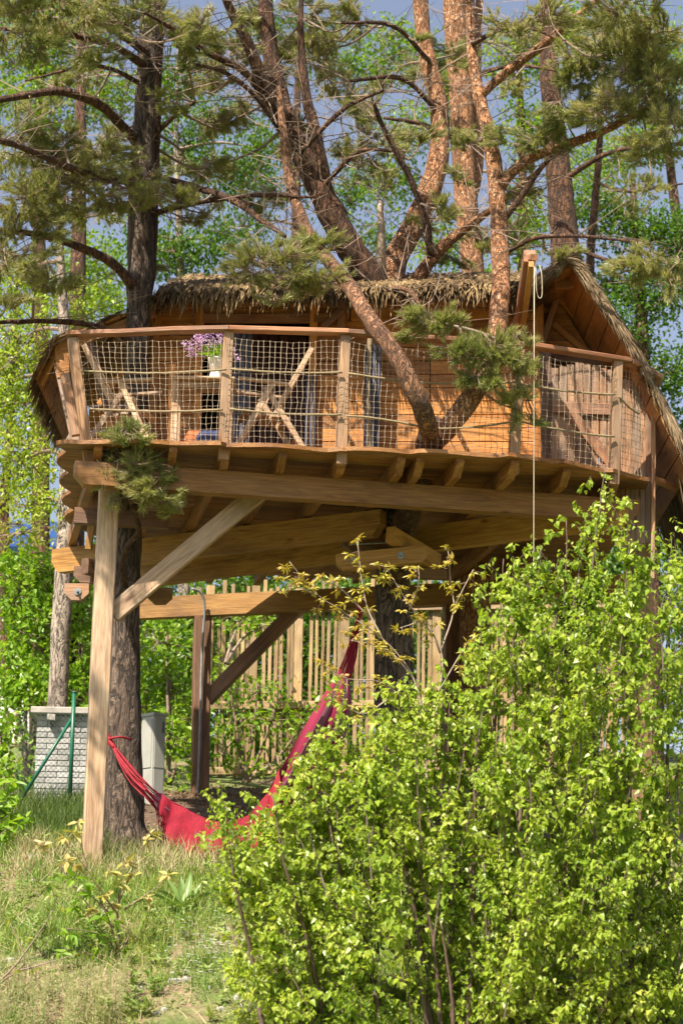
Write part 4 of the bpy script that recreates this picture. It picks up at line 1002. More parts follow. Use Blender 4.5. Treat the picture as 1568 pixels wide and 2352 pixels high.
for path, mt in (
    ([(752, 470, 23.7, 38), (742, 400, 23.6, 34), (725, 310, 23.5, 30), (702, 210, 23.4, 24), (690, 60, 23.3, 16), (700, -100, 23.2, 9)], 'bark_mid'),
    ([(655, 275, 23.5, 38), (605, 190, 23.3, 34), (570, 100, 23.1, 28), (520, 0, 22.9, 22), (480, -150, 22.5, 10)], 'bark_mid'),
    ([(618, 235, 23.4, 22), (560, 165, 23.1, 20), (480, 125, 22.8, 17), (400, 75, 22.4, 12), (330, 40, 22, 7)], 'bark_mid'),
    ([(645, 300, 23.4, 16), (590, 225, 23.2, 14), (520, 170, 23, 11), (440, 150, 22.7, 7)], 'bark_mid'),
    ([(878, 640, 24.0, 22), (876, 560, 23.8, 18), (873, 462, 23.7, 14)], 'twig_pale'),
    ([(925, 690, 24.2, 34), (965, 630, 24.1, 32), (1010, 572, 24.0, 30), (1060, 530, 23.9, 24), (1115, 490, 23.8, 18), (1190, 430, 23.6, 13), (1260, 370, 23.4, 8)], 'bark_orange'),
    ([(990, 590, 24.0, 20), (975, 500, 23.8, 18), (935, 400, 23.6, 16), (880, 300, 23.4, 13), (850, 230, 23.2, 8)], 'bark_mid'),
    ([(1150, 430, 22.8, 26), (1168, 402, 22.8, 28), (1212, 364, 22.7, 26), (1285, 334, 22.5, 24), (1370, 305, 22.3, 21), (1450, 262, 22.1, 17), (1530, 222, 21.9, 11)], 'bark_orange'),
    ([(1108, 215, 23, 22), (1165, 164, 22.9, 24), (1240, 110, 22.7, 22), (1320, 48, 22.4, 20), (1395, -12, 22, 14), (1460, -100, 21.5, 8)], 'bark_orange'),
    ([(1160, 500, 22.8, 16), (1205, 440, 22.7, 15), (1255, 372, 22.6, 11), (1330, 330, 22.5, 7)], 'bark_mid'),
    ([(1160, 580, 22.7, 12), (1230, 548, 22.5, 12), (1330, 545, 22.2, 9), (1470, 560, 21.9, 6)], 'bark_mid'),
    ([(1110, 840, 22.3, 14), (1150, 800, 22.0, 12), (1120, 770, 21.8, 10), (1010, 740, 21.6, 7)], 'twig_pale'),
    ([(890, 690, 23.6, 14), (905, 662, 23.2, 13), (945, 672, 22.8, 12), (965, 705, 22.4, 10), (985, 745, 22, 7)], 'bark_tan'),
    ([(800, 600, 23.5, 16), (770, 570, 23, 14), (700, 590, 22.6, 11), (600, 600, 22.2, 7)], 'bark_mid'),
    ([(1000, 250, 24.7, 14), (920, 180, 24.4, 12), (800, 190, 24.1, 8)], 'bark_mid'), ([(740, 430, 23.6, 13), (820, 350, 23.3, 12), (900, 345, 23, 7)], 'bark_mid'),
    ([(690, 350, 23.4, 12), (790, 250, 23.2, 11), (880, 210, 23, 7)], 'bark_mid'), ([(985, 140, 24.7, 12), (900, 60, 24.2, 11), (780, 50, 23.7, 7)], 'bark_mid'),
    ([(1085, 100, 23.1, 14), (1180, 60, 22.5, 12), (1300, 100, 22, 8)], 'bark_mid'),
    ([(610, -60, 23.3, 14), (700, -180, 21.8, 11), (800, -230, 20.4, 7)], 'bark_mid'), ([(1078, -80, 23.1, 14), (1000, -200, 21.8, 11), (930, -260, 20.2, 7)], 'bark_mid')):
    pc.stem('limb', path, mt, 9, .14)
for q in ((640, 605, 105, 52, 22.2, 1.2), (705, 645, 85, 38, 22.2, 1.1), (565, 622, 50, 36, 22.1), (620, 690, 40, 22, 22.2, .7), (735, 560, 55, 36, 22.6),
          (720, 120, 70, 55, 24.6), (790, 50, 70, 50, 24.6), (680, 30, 60, 40, 24.4), (820, 240, 65, 45, 24.3), (760, 190, 50, 36, 24.4), (810, 345, 60, 36, 24.2, .8), (560, 260, 50, 34, 24.0, .7), (640, 130, 50, 36, 24.2), (900, 345, 40, 30, 24.2, .8), (530, 130, 60, 40, 24),
          (1400, 125, 115, 52, 21.9, 1.3), (1500, 180, 100, 66, 21.8, 1.4), (1490, 75, 95, 44, 21.7, 1.2), (1330, 165, 75, 48, 22.2, 1.2), (1440, 240, 90, 40, 21.9, 1.2), (1250, 312, 62, 38, 22.4), (1180, 330, 56, 28, 22.6, .8), (1110, 305, 50, 26, 22.7, .7), (1380, 262, 72, 36, 22.0), (1300, 245, 62, 42, 22.2), (1540, 285, 55, 55, 21.7),
          (1510, 590, 85, 40, 21.8), (1450, 625, 60, 26, 21.9, .8), (1540, 650, 40, 30, 21.8, .8), (1480, 350, 90, 40, 21.9, .8), (1250, 40, 80, 36, 22.2, .8), (1150, 60, 60, 30, 22.4, .7), (1420, 20, 120, 40, 21.3),
          (1000, 748, 62, 40, 21.6, 1.1), (945, 728, 50, 28, 21.6, 1.0), (1060, 806, 66, 38, 21.6, 1.2), (1130, 806, 58, 46, 21.6, 1.2), (1182, 832, 46, 48, 21.6, 1.2), (1120, 868, 50, 34, 21.6, 1.1), (1190, 900, 36, 34, 21.7, .9), (1195, 772, 38, 22, 21.7, .9), (925, 775, 28, 20, 21.7, .8), (1070, 860, 40, 22, 21.6, .9), (1225, 960, 22, 20, 21.8, .6), (1190, 940, 18, 40, 21.8, .6),
          (800, -230, 130, 50, 20.3, .6), (1450, -120, 150, 60, 20.8, .8)): clump(pc, *q)  # unseen clumps over the top of the view, added to shade what is below
wild_clumps(pc, 52); dead_twigs(pc, 520); finish(pc)

def straight_tree(label, paths, limbs, mat, clumps_=(), name='pine_tree', twig='bark_twig', dead=20):
    t = Tree(name, label, 'tree', paths[0][0][0], paths[0][0][2])
    for p in paths: t.stem('trunk', p, mat, 14, .08)
    for p in limbs: t.stem('limb', p, 'bark_mid', 8, .14)
    for q in clumps_: clump(t, *q)
    if dead: dead_twigs(t, dead)
    finish(t, 'needle', twig); return t
straight_tree('pale orange pine trunk standing upright behind the middle of the thatched roof', [[(1092, 1760, 27, 76), (1090, 1100, 27, 68), (1087, 700, 27, 58), (1083, 600, 27, 56), (1071, 480, 27, 56), (1062, 350, 27, 56), (1060, 250, 27, 58), (1050, 120, 27, 58), (1044, 0, 27, 58), (1040, -260, 27, 44)], [(1072, 480, 27.1, 34), (1090, 420, 27.2, 30), (1098, 330, 27.3, 28), (1092, 180, 27.3, 26), (1100, 0, 27.3, 18)]],
    [[(1062, 330, 27, 14), (980, 290, 26.8, 12), (880, 270, 26.5, 8)], [(1060, 180, 27, 14), (1180, 150, 26.8, 10), (1280, 160, 26.5, 7)]], 'bark_orange', ((1170, 200, 50, 30, 26.6, .7), (980, 180, 50, 30, 26.6, .7)))
straight_tree('thick reddish pine trunk behind the gable peak on the right', [[(1330, 1760, 28, 92), (1318, 1000, 28, 82), (1302, 640, 28, 76), (1293, 520, 28, 68), (1282, 400, 28, 62), (1268, 250, 28, 52), (1258, 100, 28, 46), (1254, -240, 28, 28)]],
    [[(1285, 420, 28, 16), (1380, 360, 27.6, 13), (1500, 330, 27.2, 8)], [(1265, 220, 28, 16), (1340, 130, 27.6, 13), (1430, 90, 27.2, 8)], [(1300, 560, 28, 12), (1400, 600, 27.6, 10), (1568, 640, 27.2, 6)]], 'bark_mid', ((1480, 440, 80, 34, 27.2, .7), (1350, 90, 70, 34, 27.2, .7), (1200, 80, 60, 30, 27.4, .7)))
straight_tree('thin dark pine trunk right of the thick reddish one behind the gable', [[(1335, 1740, 29, 30), (1345, 900, 29, 26), (1354, 600, 29, 22), (1364, 480, 29, 19), (1378, 300, 29, 15), (1388, 60, 29, 9)]],
    [[(1370, 420, 29, 8), (1440, 440, 28.7, 7), (1568, 425, 28.4, 5)]], 'bark_mid', ((1450, 480, 60, 26, 28.6, .6),))
straight_tree('brown pine trunk far left beyond the thatched end of the roof', [[(168, 1700, 30, 54), (172, 1100, 30, 48), (180, 640, 30, 38), (183, 400, 30, 33), (186, 230, 30, 26), (190, 0, 30, 18), (192, -200, 30, 10)]],
    [[(184, 380, 30, 12), (110, 330, 29.6, 10), (0, 320, 29.3, 6)], [(182, 500, 30, 12), (260, 440, 29.7, 9), (330, 430, 29.5, 6)]], 'bark_mid', ((70, 250, 70, 30, 29.4, .6), (230, 380, 60, 26, 29.6, .6)))
# ------------------------------------------------------------------ leafy trees and shrubs
MORE = 2.3; SHRUB = 1.05
def lobes_leaves(tree, lobes, lai, ll, lw, shape, cl=.32, per=16, droop=.3, twig=.004):
    """leaf clusters through each lobe of a crown: (x, y, rx, ry, Y), as deep as it is wide"""
    A_ = np.array(tree.pts)
    for x, y, rx, ry, Y in lobes:
        c = np.array(P(x, y, Y)); a, b = rx * Y / F, ry * Y / F
        n = int(lai * (SHRUB if tree.t['category'] == 'shrub' else MORE) * math.pi * a * b / (ll * lw * .5)); k = max(3, n // per)
        v = unit(k) * (rng.random(k) ** .38)[:, None]; cc = c + v * np.array([a, max(a, b) * .9, b])
        i = np.argmin(np.linalg.norm(A_ - c, axis=1)); base = A_[i]
        q = smooth_path([base, (base + c) / 2 + [0, 0, .1], c], 8); tree.tw.add(*tube(q, np.linspace(.03, .012, 8), 6))
        sub = np.concatenate([q[3:], c + unit(6) * np.array([a, a, b]) * .5])
        tree.tw.add(*sticks(np.repeat(c[None], 6, 0), sub[-6:], .012, .008))
        j = np.argmin(np.linalg.norm(cc[:, None] - sub[None], axis=2), axis=1); tree.tw.add(*sticks(sub[j], cc, .007, twig * .6))
        m = k * per; p = np.repeat(cc, per, 0) + rng.normal(0, 1, (m, 3)) * np.repeat(cl * rng.uniform(.28, .62, k), per)[:, None] * np.array([1, 1, .75])
        ax = unit(m) + np.array([0, 0, -droop]); nr = unit(m) * .8 + np.array([0, -.1, .75])
        s = rng.uniform(.7, 1.25, m); tree.nd.add(*leaves(p, ax, nr, ll * s, lw * s, shape))
def broadleaf(name, label, cat, stems, lobes, mat, lai=1.5, ll=.075, lw=.055, smat='bark_mid', shape=KITE, group=None, **kw):
    t = Tree(name, label, cat, stems[0][0][0], stems[0][0][2], group)
    for k, p in enumerate(stems): t.stem('trunk' if cat == 'tree' else 'stem', p, smat, 10, .08)
    lobes_leaves(t, lobes, lai, ll, lw, shape, **kw); finish(t, mat); return t
G2 = 'broadleaf trees behind the pines'
broadleaf('birch_tree', 'pale barked birch at the left edge with yellow green leaves beyond the balcony', 'tree', [[(128, 1760, 28, 52), (138, 1500, 28, 46), (148, 1300, 28, 44), (155, 1150, 28, 42), (158, 1000, 28, 38), (150, 800, 28, 30), (140, 600, 28, 20), (130, 350, 28, 10)]],
    [(40, 790, 100, 80, 28.5), (60, 930, 90, 60, 28.3), (50, 1060, 90, 70, 28.2), (70, 1160, 70, 45, 28), (150, 700, 70, 60, 28.6), (30, 660, 80, 60, 28.8), (-30, 900, 80, 110, 28.5)], 'birch_leaf', 1.0, .055, .045, 'bark_birch', BIRCH, G2, droop=.8)
broadleaf('leafy_tree', 'leafy tree with yellow green spring leaves low at the far left', 'tree', [[(20, 1600, 33, 30), (10, 1200, 33, 24), (30, 900, 33, 16), (40, 600, 33, 8)]],
    [(40, 1000, 110, 70, 33), (20, 1120, 100, 60, 33), (50, 840, 110, 80, 33), (50, 1225, 120, 40, 32)], 'yellow_leaf', .6, .07, .05, group=G2)
broadleaf('birch_tree', 'slender white birch stem left of the thatched roof with dark glossy leaves', 'tree', [[(425, 1760, 34, 30), (420, 1000, 34, 26), (415, 640, 34, 21), (410, 480, 34, 18), (405, 300, 34, 12), (410, 100, 34, 6)]],
    [(400, 590, 85, 70, 34), (480, 560, 70, 60, 34), (430, 330, 90, 80, 34.2), (520, 400, 80, 50, 34), (400, 180, 90, 60, 34.2), (330, 560, 60, 90, 34), (590, 340, 70, 70, 34)], 'tree_leaf', 1.15, .07, .055, 'bark_birch', BIRCH, G2, droop=.9)
broadleaf('leafy_tree', 'tall leafy tree filling the upper left corner behind the pine boughs', 'tree', [[(90, 1750, 38, 50), (95, 900, 38, 40), (90, 400, 38, 26), (100, 0, 38, 10)]],
    [(70, 250, 150, 80, 38), (80, 130, 150, 70, 38), (240, 220, 90, 80, 38), (60, 20, 130, 60, 38), (220, 620, 90, 90, 37.5), (180, 80, 90, 60, 38), (230, 700, 80, 70, 37)], 'beech_leaf', 1.3, .085, .06, group=G2)
broadleaf('leafy_tree', 'leafy tree seen between the left pine and the dark leaning stem', 'tree', [[(700, 1750, 40, 50), (690, 900, 40, 36), (680, 400, 40, 22), (690, 0, 40, 10)]],
    [(600, 420, 90, 70, 40), (560, 520, 80, 50, 40), (800, 430, 80, 90, 40), (640, 60, 110, 60, 40), (860, 560, 70, 60, 40), (500, 250, 70, 50, 40), (800, 150, 100, 70, 40)], 'tree_leaf', 1.0, .085, .06, group=G2)
broadleaf('beech_tree', 'bright green beech crown between the orange pine stems', 'tree', [[(1180, 1750, 36, 46), (1190, 1000, 36, 36), (1200, 500, 36, 24), (1190, 100, 36, 12)]],
    [(1010, 560, 70, 60, 36), (1200, 520, 70, 100, 36), (1220, 300, 80, 80, 36), (920, 120, 80, 90, 36.5), (1190, 120, 90, 90, 36), (900, 420, 70, 70, 36.5), (1130, 640, 60, 40, 36), (1030, 200, 60, 110, 36.5), (930, 300, 60, 70, 36)], 'beech_leaf', 1.35, .08, .06, group=G2)
broadleaf('beech_tree', 'dark green beech crown right of the gable roof', 'tree', [[(1500, 1750, 33, 50), (1490, 1100, 33, 40), (1470, 700, 33, 28), (1450, 400, 33, 14)]],
    [(1450, 520, 110, 60, 33), (1500, 680, 90, 80, 33), (1430, 780, 70, 80, 33), (1545, 860, 60, 80, 33), (1370, 480, 80, 60, 33), (1560, 560, 70, 90, 33), (1470, 900, 40, 50, 33), (1540, 1160, 50, 60, 33), (1545, 1260, 40, 60, 33), (1400, 650, 60, 60, 33.5), (1560, 1000, 40, 60, 33.5)], 'tree_leaf', 1.7, .075, .055, group=G2)
broadleaf('leafy_tree', 'leafy tree behind the pine boughs in the upper right corner', 'tree', [[(1640, 1750, 38, 50), (1600, 900, 38, 36), (1540, 400, 38, 22), (1500, 0, 38, 10)]],
    [(1480, 330, 120, 80, 38), (1350, 380, 90, 70, 38), (1540, 150, 90, 110, 38), (1400, 50, 110, 60, 38), (1300, 60, 80, 70, 38)], 'beech_leaf', 1.0, .085, .06, group=G2)
# shrubs on the slope behind
G3 = 'leafy shrubs on the slope behind'
SH = 'hazel_shrub'
def shrub(label, x, Y, lobes, mat='hazel_leaf', lai=3.0, ll=.085, lw=.07, yb=1800):
    st = [[(x, yb, Y, 10), ((x + lb[0]) / 2 + 4, (yb + lb[1]) / 2, Y, 8), (lb[0], lb[1] - lb[3] * .5, lb[4], 3)] for lb in lobes[:5]]
    return broadleaf(SH, label, 'shrub', st, lobes, mat, lai, ll, lw, 'bark_twig', OVATE, G3, cl=.26, per=14)
shrub('bright green hazel shrub at the left edge behind the brick wall', 60, 29.5, [(50, 1350, 110, 85, 29.6), (90, 1460, 110, 80, 29.4), (30, 1560, 90, 80, 29.2), (120, 1330, 70, 60, 29.8), (100, 1570, 80, 60, 29.0), (0, 1690, 70, 60, 28.6), (20, 1780, 60, 40, 28.2)], lai=3.2)
shrub('bright green hazel shrub between the front post and the brick wall', 190, 29.2, [(190, 1400, 50, 60, 29.3), (190, 1520, 50, 70, 29.2), (200, 1610, 60, 50, 29)], lai=2.6)
shrub('green shrub between the left pine and the dark back post', 385, 29.0, [(385, 1480, 55, 60, 29.2), (390, 1580, 60, 60, 29.2), (380, 1690, 60, 60, 28.8), (400, 1780, 40, 30, 28.2)], lai=2.2)
shrub('leafy shrub growing up in front of the board fence', 560, 30.0, [(545, 1660, 60, 45, 30), (630, 1655, 70, 38, 29.9), (520, 1560, 40, 70, 30), (700, 1690, 50, 50, 29.9), (590, 1590, 60, 26, 30), (600, 1440, 80, 30, 30.2), (520, 1720, 50, 50, 29.8), (640, 1760, 70, 26, 29.7), (760, 1640, 60, 60, 29.8), (560, 1420, 70, 30, 30.2)], 'hazel_leaf', 1.3, .075, .055)
for k, (x, lab) in enumerate(((560, 'dark shrub behind the left part of the board fence'), (760, 'dark shrub behind the fence left of the middle pine'), (980, 'dark shrub behind the fence right of the middle pine'), (1200, 'dark shrub behind the right part of the fence'))):
    shrub(lab, x, 33, [(x - 70, 1500, 100, 90, 33), (x + 70, 1480, 100, 90, 33.2), (x, 1620, 130, 90, 32.8), (x + 60, 1390, 110, 70, 33.4), (x - 60, 1400, 110, 80, 33.6), (x, 1730, 120, 60, 32.5)], 'tree_leaf', 3.0)
for k, (x, lab) in enumerate(((330, 'far woodland thicket seen under the left of the deck'), (640, 'far woodland thicket under the deck behind the fence on the left'), (950, 'far woodland thicket under the deck behind the middle pine'), (1260, 'far woodland thicket under the right of the deck'))):
    shrub(lab, x, 42, [(x - 100, 1420, 120, 120, 42), (x + 90, 1400, 120, 120, 42.4), (x, 1580, 170, 120, 41.5), (x - 20, 1290, 130, 80, 43), (x, 1720, 170, 90, 41)], 'tree_leaf', 2.6, .11, .09)
shrub('green thicket beyond the cabinet between left pine and fence', 330, 34, [(330, 1480, 110, 90, 34), (430, 1560, 100, 90, 34), (300, 1600, 100, 80, 34), (450, 1450, 80, 70, 34), (420, 1680, 90, 70, 33.5)], 'hazel_leaf', 2.6)
shrub('thicket low on the right beyond the end of the deck', 1480, 35, [(1450, 1400, 100, 80, 35), (1560, 1420, 100, 90, 35), (1500, 1560, 120, 100, 34.6), (1450, 1270, 90, 60, 35), (1350, 1330, 90, 70, 35), (1250, 1400, 90, 70, 35)], 'tree_leaf', 2.4)
shrub('tall dark thicket at the far left beyond the hazel', 20, 40, [(0, 1330, 110, 70, 40), (120, 1360, 110, 70, 40), (240, 1380, 90, 70, 40), (60, 1480, 160, 90, 40), (200, 1520, 110, 110, 39.5)], 'tree_leaf', 2.4)
# a blue roof glimpsed far off at the left
hb = thing('blue_roof_house', 'house with a blue roof glimpsed through leaves at the far left', 'house', (P(40, 1400, 70).x, 72, 8.2))
hx0, hx1 = P(-180, 1240, 70).x, P(128, 1240, 70).x; hz0, hz1 = P(60, 1255, 70).z, P(60, 1208, 73).z
bar('wall', Vector(((hx0 + hx1) / 2, 73.5, 8)), Vector(((hx0 + hx1) / 2, 73.5, hz0)), 6, hx1 - hx0 - .4, M['pale_wall'], hb, up=(1, 0, 0), rough=0)
quadboard('roof', (Vector((hx0, 70, hz0)), Vector((hx1, 70, hz0)), Vector((hx1, 73.5, hz1 + .25)), Vector((hx0, 73.5, hz1 + .25))), .15, M['blue_roof'], hb)
quadboard('roof', (Vector((hx1, 77, hz0)), Vector((hx0, 77, hz0)), Vector((hx0, 73.5, hz1 + .25)), Vector((hx1, 73.5, hz1 + .25))), .15, M['blue_roof'], hb)

# ------------------------------------------------------------------ the big birch bush in front
OUT = [(455, 2500), (470, 2330), (520, 2250), (505, 2150), (560, 2060), (515, 1985), (545, 1930), (480, 1870), (492, 1800), (560, 1830), (640, 1800), (700, 1760), (720, 1680), (800, 1640), (850, 1600), (960, 1560), (1040, 1530), (1100, 1450), (1125, 1370), (1170, 1320), (1240, 1280), (1300, 1240), (1350, 1190), (1400, 1190), (1440, 1220), (1480, 1240), (1510, 1280), (1570, 1250), (1640, 1260), (1660, 2500), (1230, 2500), (1130, 2400), (1060, 2280), (960, 2260), (880, 2380), (800, 2500)]
def inside(x, y, poly):
    c = np.zeros(len(x), bool)
    for i in range(len(poly)):
        (x1, y1), (x2, y2) = poly[i - 1], poly[i]
        m = ((y1 > y) != (y2 > y)); xx = (x2 - x1) * (y - y1) / ((y2 - y1) or 1e-9) + x1; c ^= m & (x < xx)
    return c
bb = Tree('birch_bush', 'large bushy birch with dense fresh green leaves filling the lower right', 'bush', 1120, 17.5)
BASES = [(1010, 2440, 18.5), (1040, 2440, 18.6), (1075, 2430, 18.7), (1110, 2440, 18.5), (1160, 2450, 18.9), (1260, 2460, 18.7), (1330, 2470, 18.6), (1450, 2470, 18.5), (1530, 2470, 18.8), (900, 2440, 18.7), (770, 2430, 18.6), (620, 2430, 18.4)]
TIPS = [(880, 1700, 18.4), (1030, 1600, 18.8), (1110, 1420, 18.5), (1150, 1290, 18.9), (1240, 1250, 18.7), (1375, 1085, 18.6), (1290, 1190, 18.9), (1435, 1150, 18.5), (1540, 1220, 18.8), (740, 1780, 18.5), (620, 1830, 18.3), (520, 1880, 18.3)]
BS = 1.1
BASES = [(x, y + 60, Y - BS) for x, y, Y in BASES]; TIPS = [(x, y, Y - BS) for x, y, Y in TIPS]
for b, t in zip(BASES, TIPS):
    m = ((b[0] * .62 + t[0] * .38), (b[1] * .55 + t[1] * .45), (b[2] + t[2]) / 2 + rng.normal(0, .2)); m2 = (b[0] * .25 + t[0] * .75 - 6, b[1] * .25 + t[1] * .75, t[2])
    bb.stem('stem', [(*b, 17), (*m, 11), (*m2, 6), (*t, 2.5)], 'birch_twig', 7, .1)
for b, t in (((1000, 2440, 18.3), (905, 2050, 18.2)), ((1020, 2440, 18.35), (960, 1950, 18.2)), ((1060, 2440, 18.3), (1080, 2000, 18.2)), ((1100, 2440, 18.3), (1110, 1980, 18.2)), ((1040, 2440, 18.2), (1010, 2100, 18.1))):
    b = (b[0], b[1] + 40, b[2] - BS); t = (*t[:2], t[2] - BS)
    bb.stem('stem', [(*b, 14), ((b[0] + t[0]) / 2 + 12, (b[1] + t[1]) / 2, (b[2] + t[2]) / 2, 9), (*t, 4)], 'birch_twig', 7, .1)
def fill_bush(tree, nb, Yc, depth):
    """upright sprays: branches whose tips fill the outline, each with its own twigs; gaps are left between them"""
    xx, yy = [], []
    while len(xx) < nb:                     # tips spread apart, not in a grid
        x, y = rng.uniform(440, 1650), rng.uniform(1120, 2500)
        if not inside(np.array([x]), np.array([y]), OUT)[0]: continue
        if xx and np.min(np.hypot((np.array(xx) - x) / 36, (np.array(yy) - y) / 34)) < rng.uniform(.2, .95): continue
        xx.append(x); yy.append(y)
    x, y = np.array(xx), np.array(yy); ed = np.full(nb, 1e9)
    for i in range(len(OUT)):
        a, b = np.array(OUT[i - 1], float), np.array(OUT[i], float); ab = b - a
        t = np.clip(((x - a[0]) * ab[0] + (y - a[1]) * ab[1]) / (ab @ ab), 0, 1); ed = np.minimum(ed, np.hypot(x - a[0] - t * ab[0], y - a[1] - t * ab[1]))
    Y = Yc + rng.uniform(-1, 1, nb) * depth * np.sqrt(np.clip(ed / 300, .05, 1)); foot = np.array(P(1120, 2460, Yc))
    TP, D, L = [], [], []
    for k in range(nb):
        tip = np.array(P(x[k], y[k], Y[k])); ln = rng.uniform(.5, .95)
        d = (tip - foot) * [1.0, 1, .9]; d /= np.linalg.norm(d) + 1e-6; d = d * .8 + np.array([0, 0, .55]) + rng.normal(0, .22, 3); d /= np.linalg.norm(d)
        bot = tip - d * ln - [0, 0, .15]; mid = (tip + bot) / 2 + rng.normal(0, .05, 3) + [0, 0, .06]
        q = smooth_path([bot, mid, tip], 10); tree.tw.add(*sticks(q[:-1], q[1:], np.linspace(.0065, .0025, 9), np.linspace(.006, .0018, 9)))
        n = int(rng.uniform(15, 25) * ln / .7)
        for i in range(n):
            f = rng.random() ** .8; u = f * 9; m = min(int(u), 8); b0 = q[m] + (q[m + 1] - q[m]) * (u - m)
            s = unit(1)[0] * [1, 1, .6]; t = s * .75 + d * .55 + np.array([0, 0, -.05]); t /= np.linalg.norm(t); l = rng.uniform(.10, .34) * (1.15 - .7 * f)
            TP.append(b0 + t * l); D.append(t); L.append(l)
        TP.append(tip + d * .06); D.append(d); L.append(.14)
    return np.array(TP), np.array(D), np.array(L)
def leafy_twigs(tree, tip, d, L, per, ll, tw=.0028, dr=.75):
    k = len(tip); st = tip - d * L[:, None]; tree.tw.add(*sticks(st, tip, tw, tw * .5))
    m = k * per; t = np.tile((np.arange(per) + .6) / per, k) ; T_ = np.repeat(tip, per, 0); D_ = np.repeat(d, per, 0); LL = np.repeat(L, per)
    p = T_ - D_ * (LL * (1 - t))[:, None]
    rv = unit(m); rv -= D_ * np.sum(rv * D_, 1)[:, None]; rv /= np.linalg.norm(rv, axis=1)[:, None]
    pet = rv * .8 + D_ * .4; p2 = p + pet * rng.uniform(.008, .022, m)[:, None]
    ax = rv * .75 + D_ * .35 + np.array([0, -.1, -dr]) + rng.normal(0, .25, (m, 3)); nr = rv * .35 + np.array([-.12, -.35, .75]) + rng.normal(0, .42, (m, 3))
    s = np.clip(rng.normal(.90, .27, m), .35, 1.45) * (1.05 - .4 * t ** 3)
    return p2, ax, nr, ll * s, ll * s * rng.uniform(.78, .95, m)
tip, d, L = fill_bush(bb, 410, 18.6 - BS, 1.1)
sp = []
for x, y, Y, hgt in ((1372, 1072, 18.6, 1.0), (1440, 1130, 18.4, .8), (1292, 1170, 18.9, .7), (1340, 1120, 18.8, .5), (1185, 1245, 18.6, .6), (1130, 1275, 18.5, .4), (1120, 1330, 18.5, .4), (1225, 1225, 18.9, .5), (1545, 1190, 18.6, .5), (1510, 1210, 18.8, .4), (1255, 1215, 18.7, .4), (1408, 1120, 18.7, .5), (1100, 1420, 18.4, .4), (500, 1790, 18.2, .25), (730, 1680, 18.4, .35), (770, 1540, 18.5, .4), (790, 1600, 18.4, .3), (1020, 1500, 18.6, .4), (485, 1870, 18.2, .25), (520, 1985, 18.1, .2), (525, 1840, 18.2, .5), (560, 1850, 18.2, .6), (600, 1845, 18.3, .6), (645, 1800, 18.3, .6), (690, 1770, 18.3, .5), (860, 1580, 18.4, .3), (950, 1540, 18.5, .35)):
    for k in range(int(hgt * 14)):
        f = k / (hgt * 14); sp.append((x + rng.normal(0, 6 + 26 * f), y + 8 + f * hgt * 300 + rng.normal(0, 5), Y - BS + rng.normal(0, .03 + .12 * f)))
stp = np.array([P(*q) for q in sp]); sd = np.array([0, 0, .75]) + rng.normal(0, .5, stp.shape); sd /= np.linalg.norm(sd, axis=1)[:, None]
tip = np.concatenate([tip, stp]); d = np.concatenate([d, sd]); L = np.concatenate([L, rng.uniform(.10, .22, len(stp))])
lv = leafy_twigs(bb, tip, d, L, 10, .047)
# the 300 leaves that show largest are leaves of their own, the rest one mass
key = lv[0][:, 1] - lv[3] * 6; order = np.argsort(key); own = order[:300]; rest = order[300:]
def leaf_mesh(mat):
    V, T = leaves(np.zeros((1, 3)), np.array([[1.0, 0, 0]]), np.array([[0, 0, 1.0]]), 1.0, .88, BIRCH); me = np_mesh('leaf', V, T); me.materials.append(M[mat]); return me
lms = [leaf_mesh('birch_leaf_a'), leaf_mesh('birch_leaf_b'), leaf_mesh('birch_leaf_c')] if 'birch_leaf_a' in M else [leaf_mesh('birch_leaf')]
def own_leaf(me, parent, p, ax, nr, l):
    x = Vector(ax).normalized(); n = Vector(nr); n = (n - x * n.dot(x)).normalized(); y = n.cross(x)
    m = Matrix(((x.x * l, y.x * l, n.x * l, p[0]), (x.y * l, y.y * l, n.y * l, p[1]), (x.z * l, y.z * l, n.z * l, p[2]), (0, 0, 0, 1)))
    put('leaf', me, parent, m)
for i in own: own_leaf(random.choice(lms), bb.t, lv[0][i], lv[1][i], lv[2][i], float(lv[3][i]))
bb.nd.add(*leaves(*[q[rest] for q in lv], BIRCH))
finish(bb, 'birch_leaf', 'birch_twig')

# ------------------------------------------------------------------ saplings
def sapling(name, label, cat, base, branches, mat, ll, tuft, smat='twig_pale', shape=OVATE, seg=7, w=7, every=.08):
    t = Tree(name, label, cat, base[0], base[2])
    for br in branches:
        pth = [(*base, w)] if br[0] is None else []
        pts = [q for q in br if q is not None]
        for k, q in enumerate(pts): pth.append((*q, max(1.6, w * (1 - (k + 1) / (len(pts) + .4)))))
        t.stem('stem', pth, smat, 6, .1)
        q = np.array(t.pts[-max(8, 1):]); tipv = np.array(P(*pts[-1]))
        # tufts along the outer part and at the tip
        n_p = len(t.pts); L = np.array([P(*z) for z in pts]); whole = smooth_path(L, 24) if len(L) > 1 else L
        seglen = np.linalg.norm(np.diff(whole, axis=0), axis=1).sum() if len(whole) > 1 else 0
        kk = max(1, int(seglen * .75 / every)); idx = np.linspace(len(whole) * .3, len(whole) - 1, kk).astype(int)
        for i_ in list(idx) + [len(whole) - 1]:
            c = whole[i_] + rng.normal(0, .025, 3); k2 = tuft
            dr = unit(k2) * [1, 1, .5] + [0, 0, -.15]
            c2 = c + unit(1)[0] * rng.uniform(.0, .09); t.tw.add(*sticks([whole[i_]], [c2], .002, .0014))
            s = rng.uniform(.6, 1.2, k2); t.nd.add(*leaves(np.repeat(c2[None], k2, 0) + dr * .008, dr, unit(k2) * .5 + [0, -.2, .8], ll * s, ll * .5 * s, shape))
    finish(t, mat, smat); return t
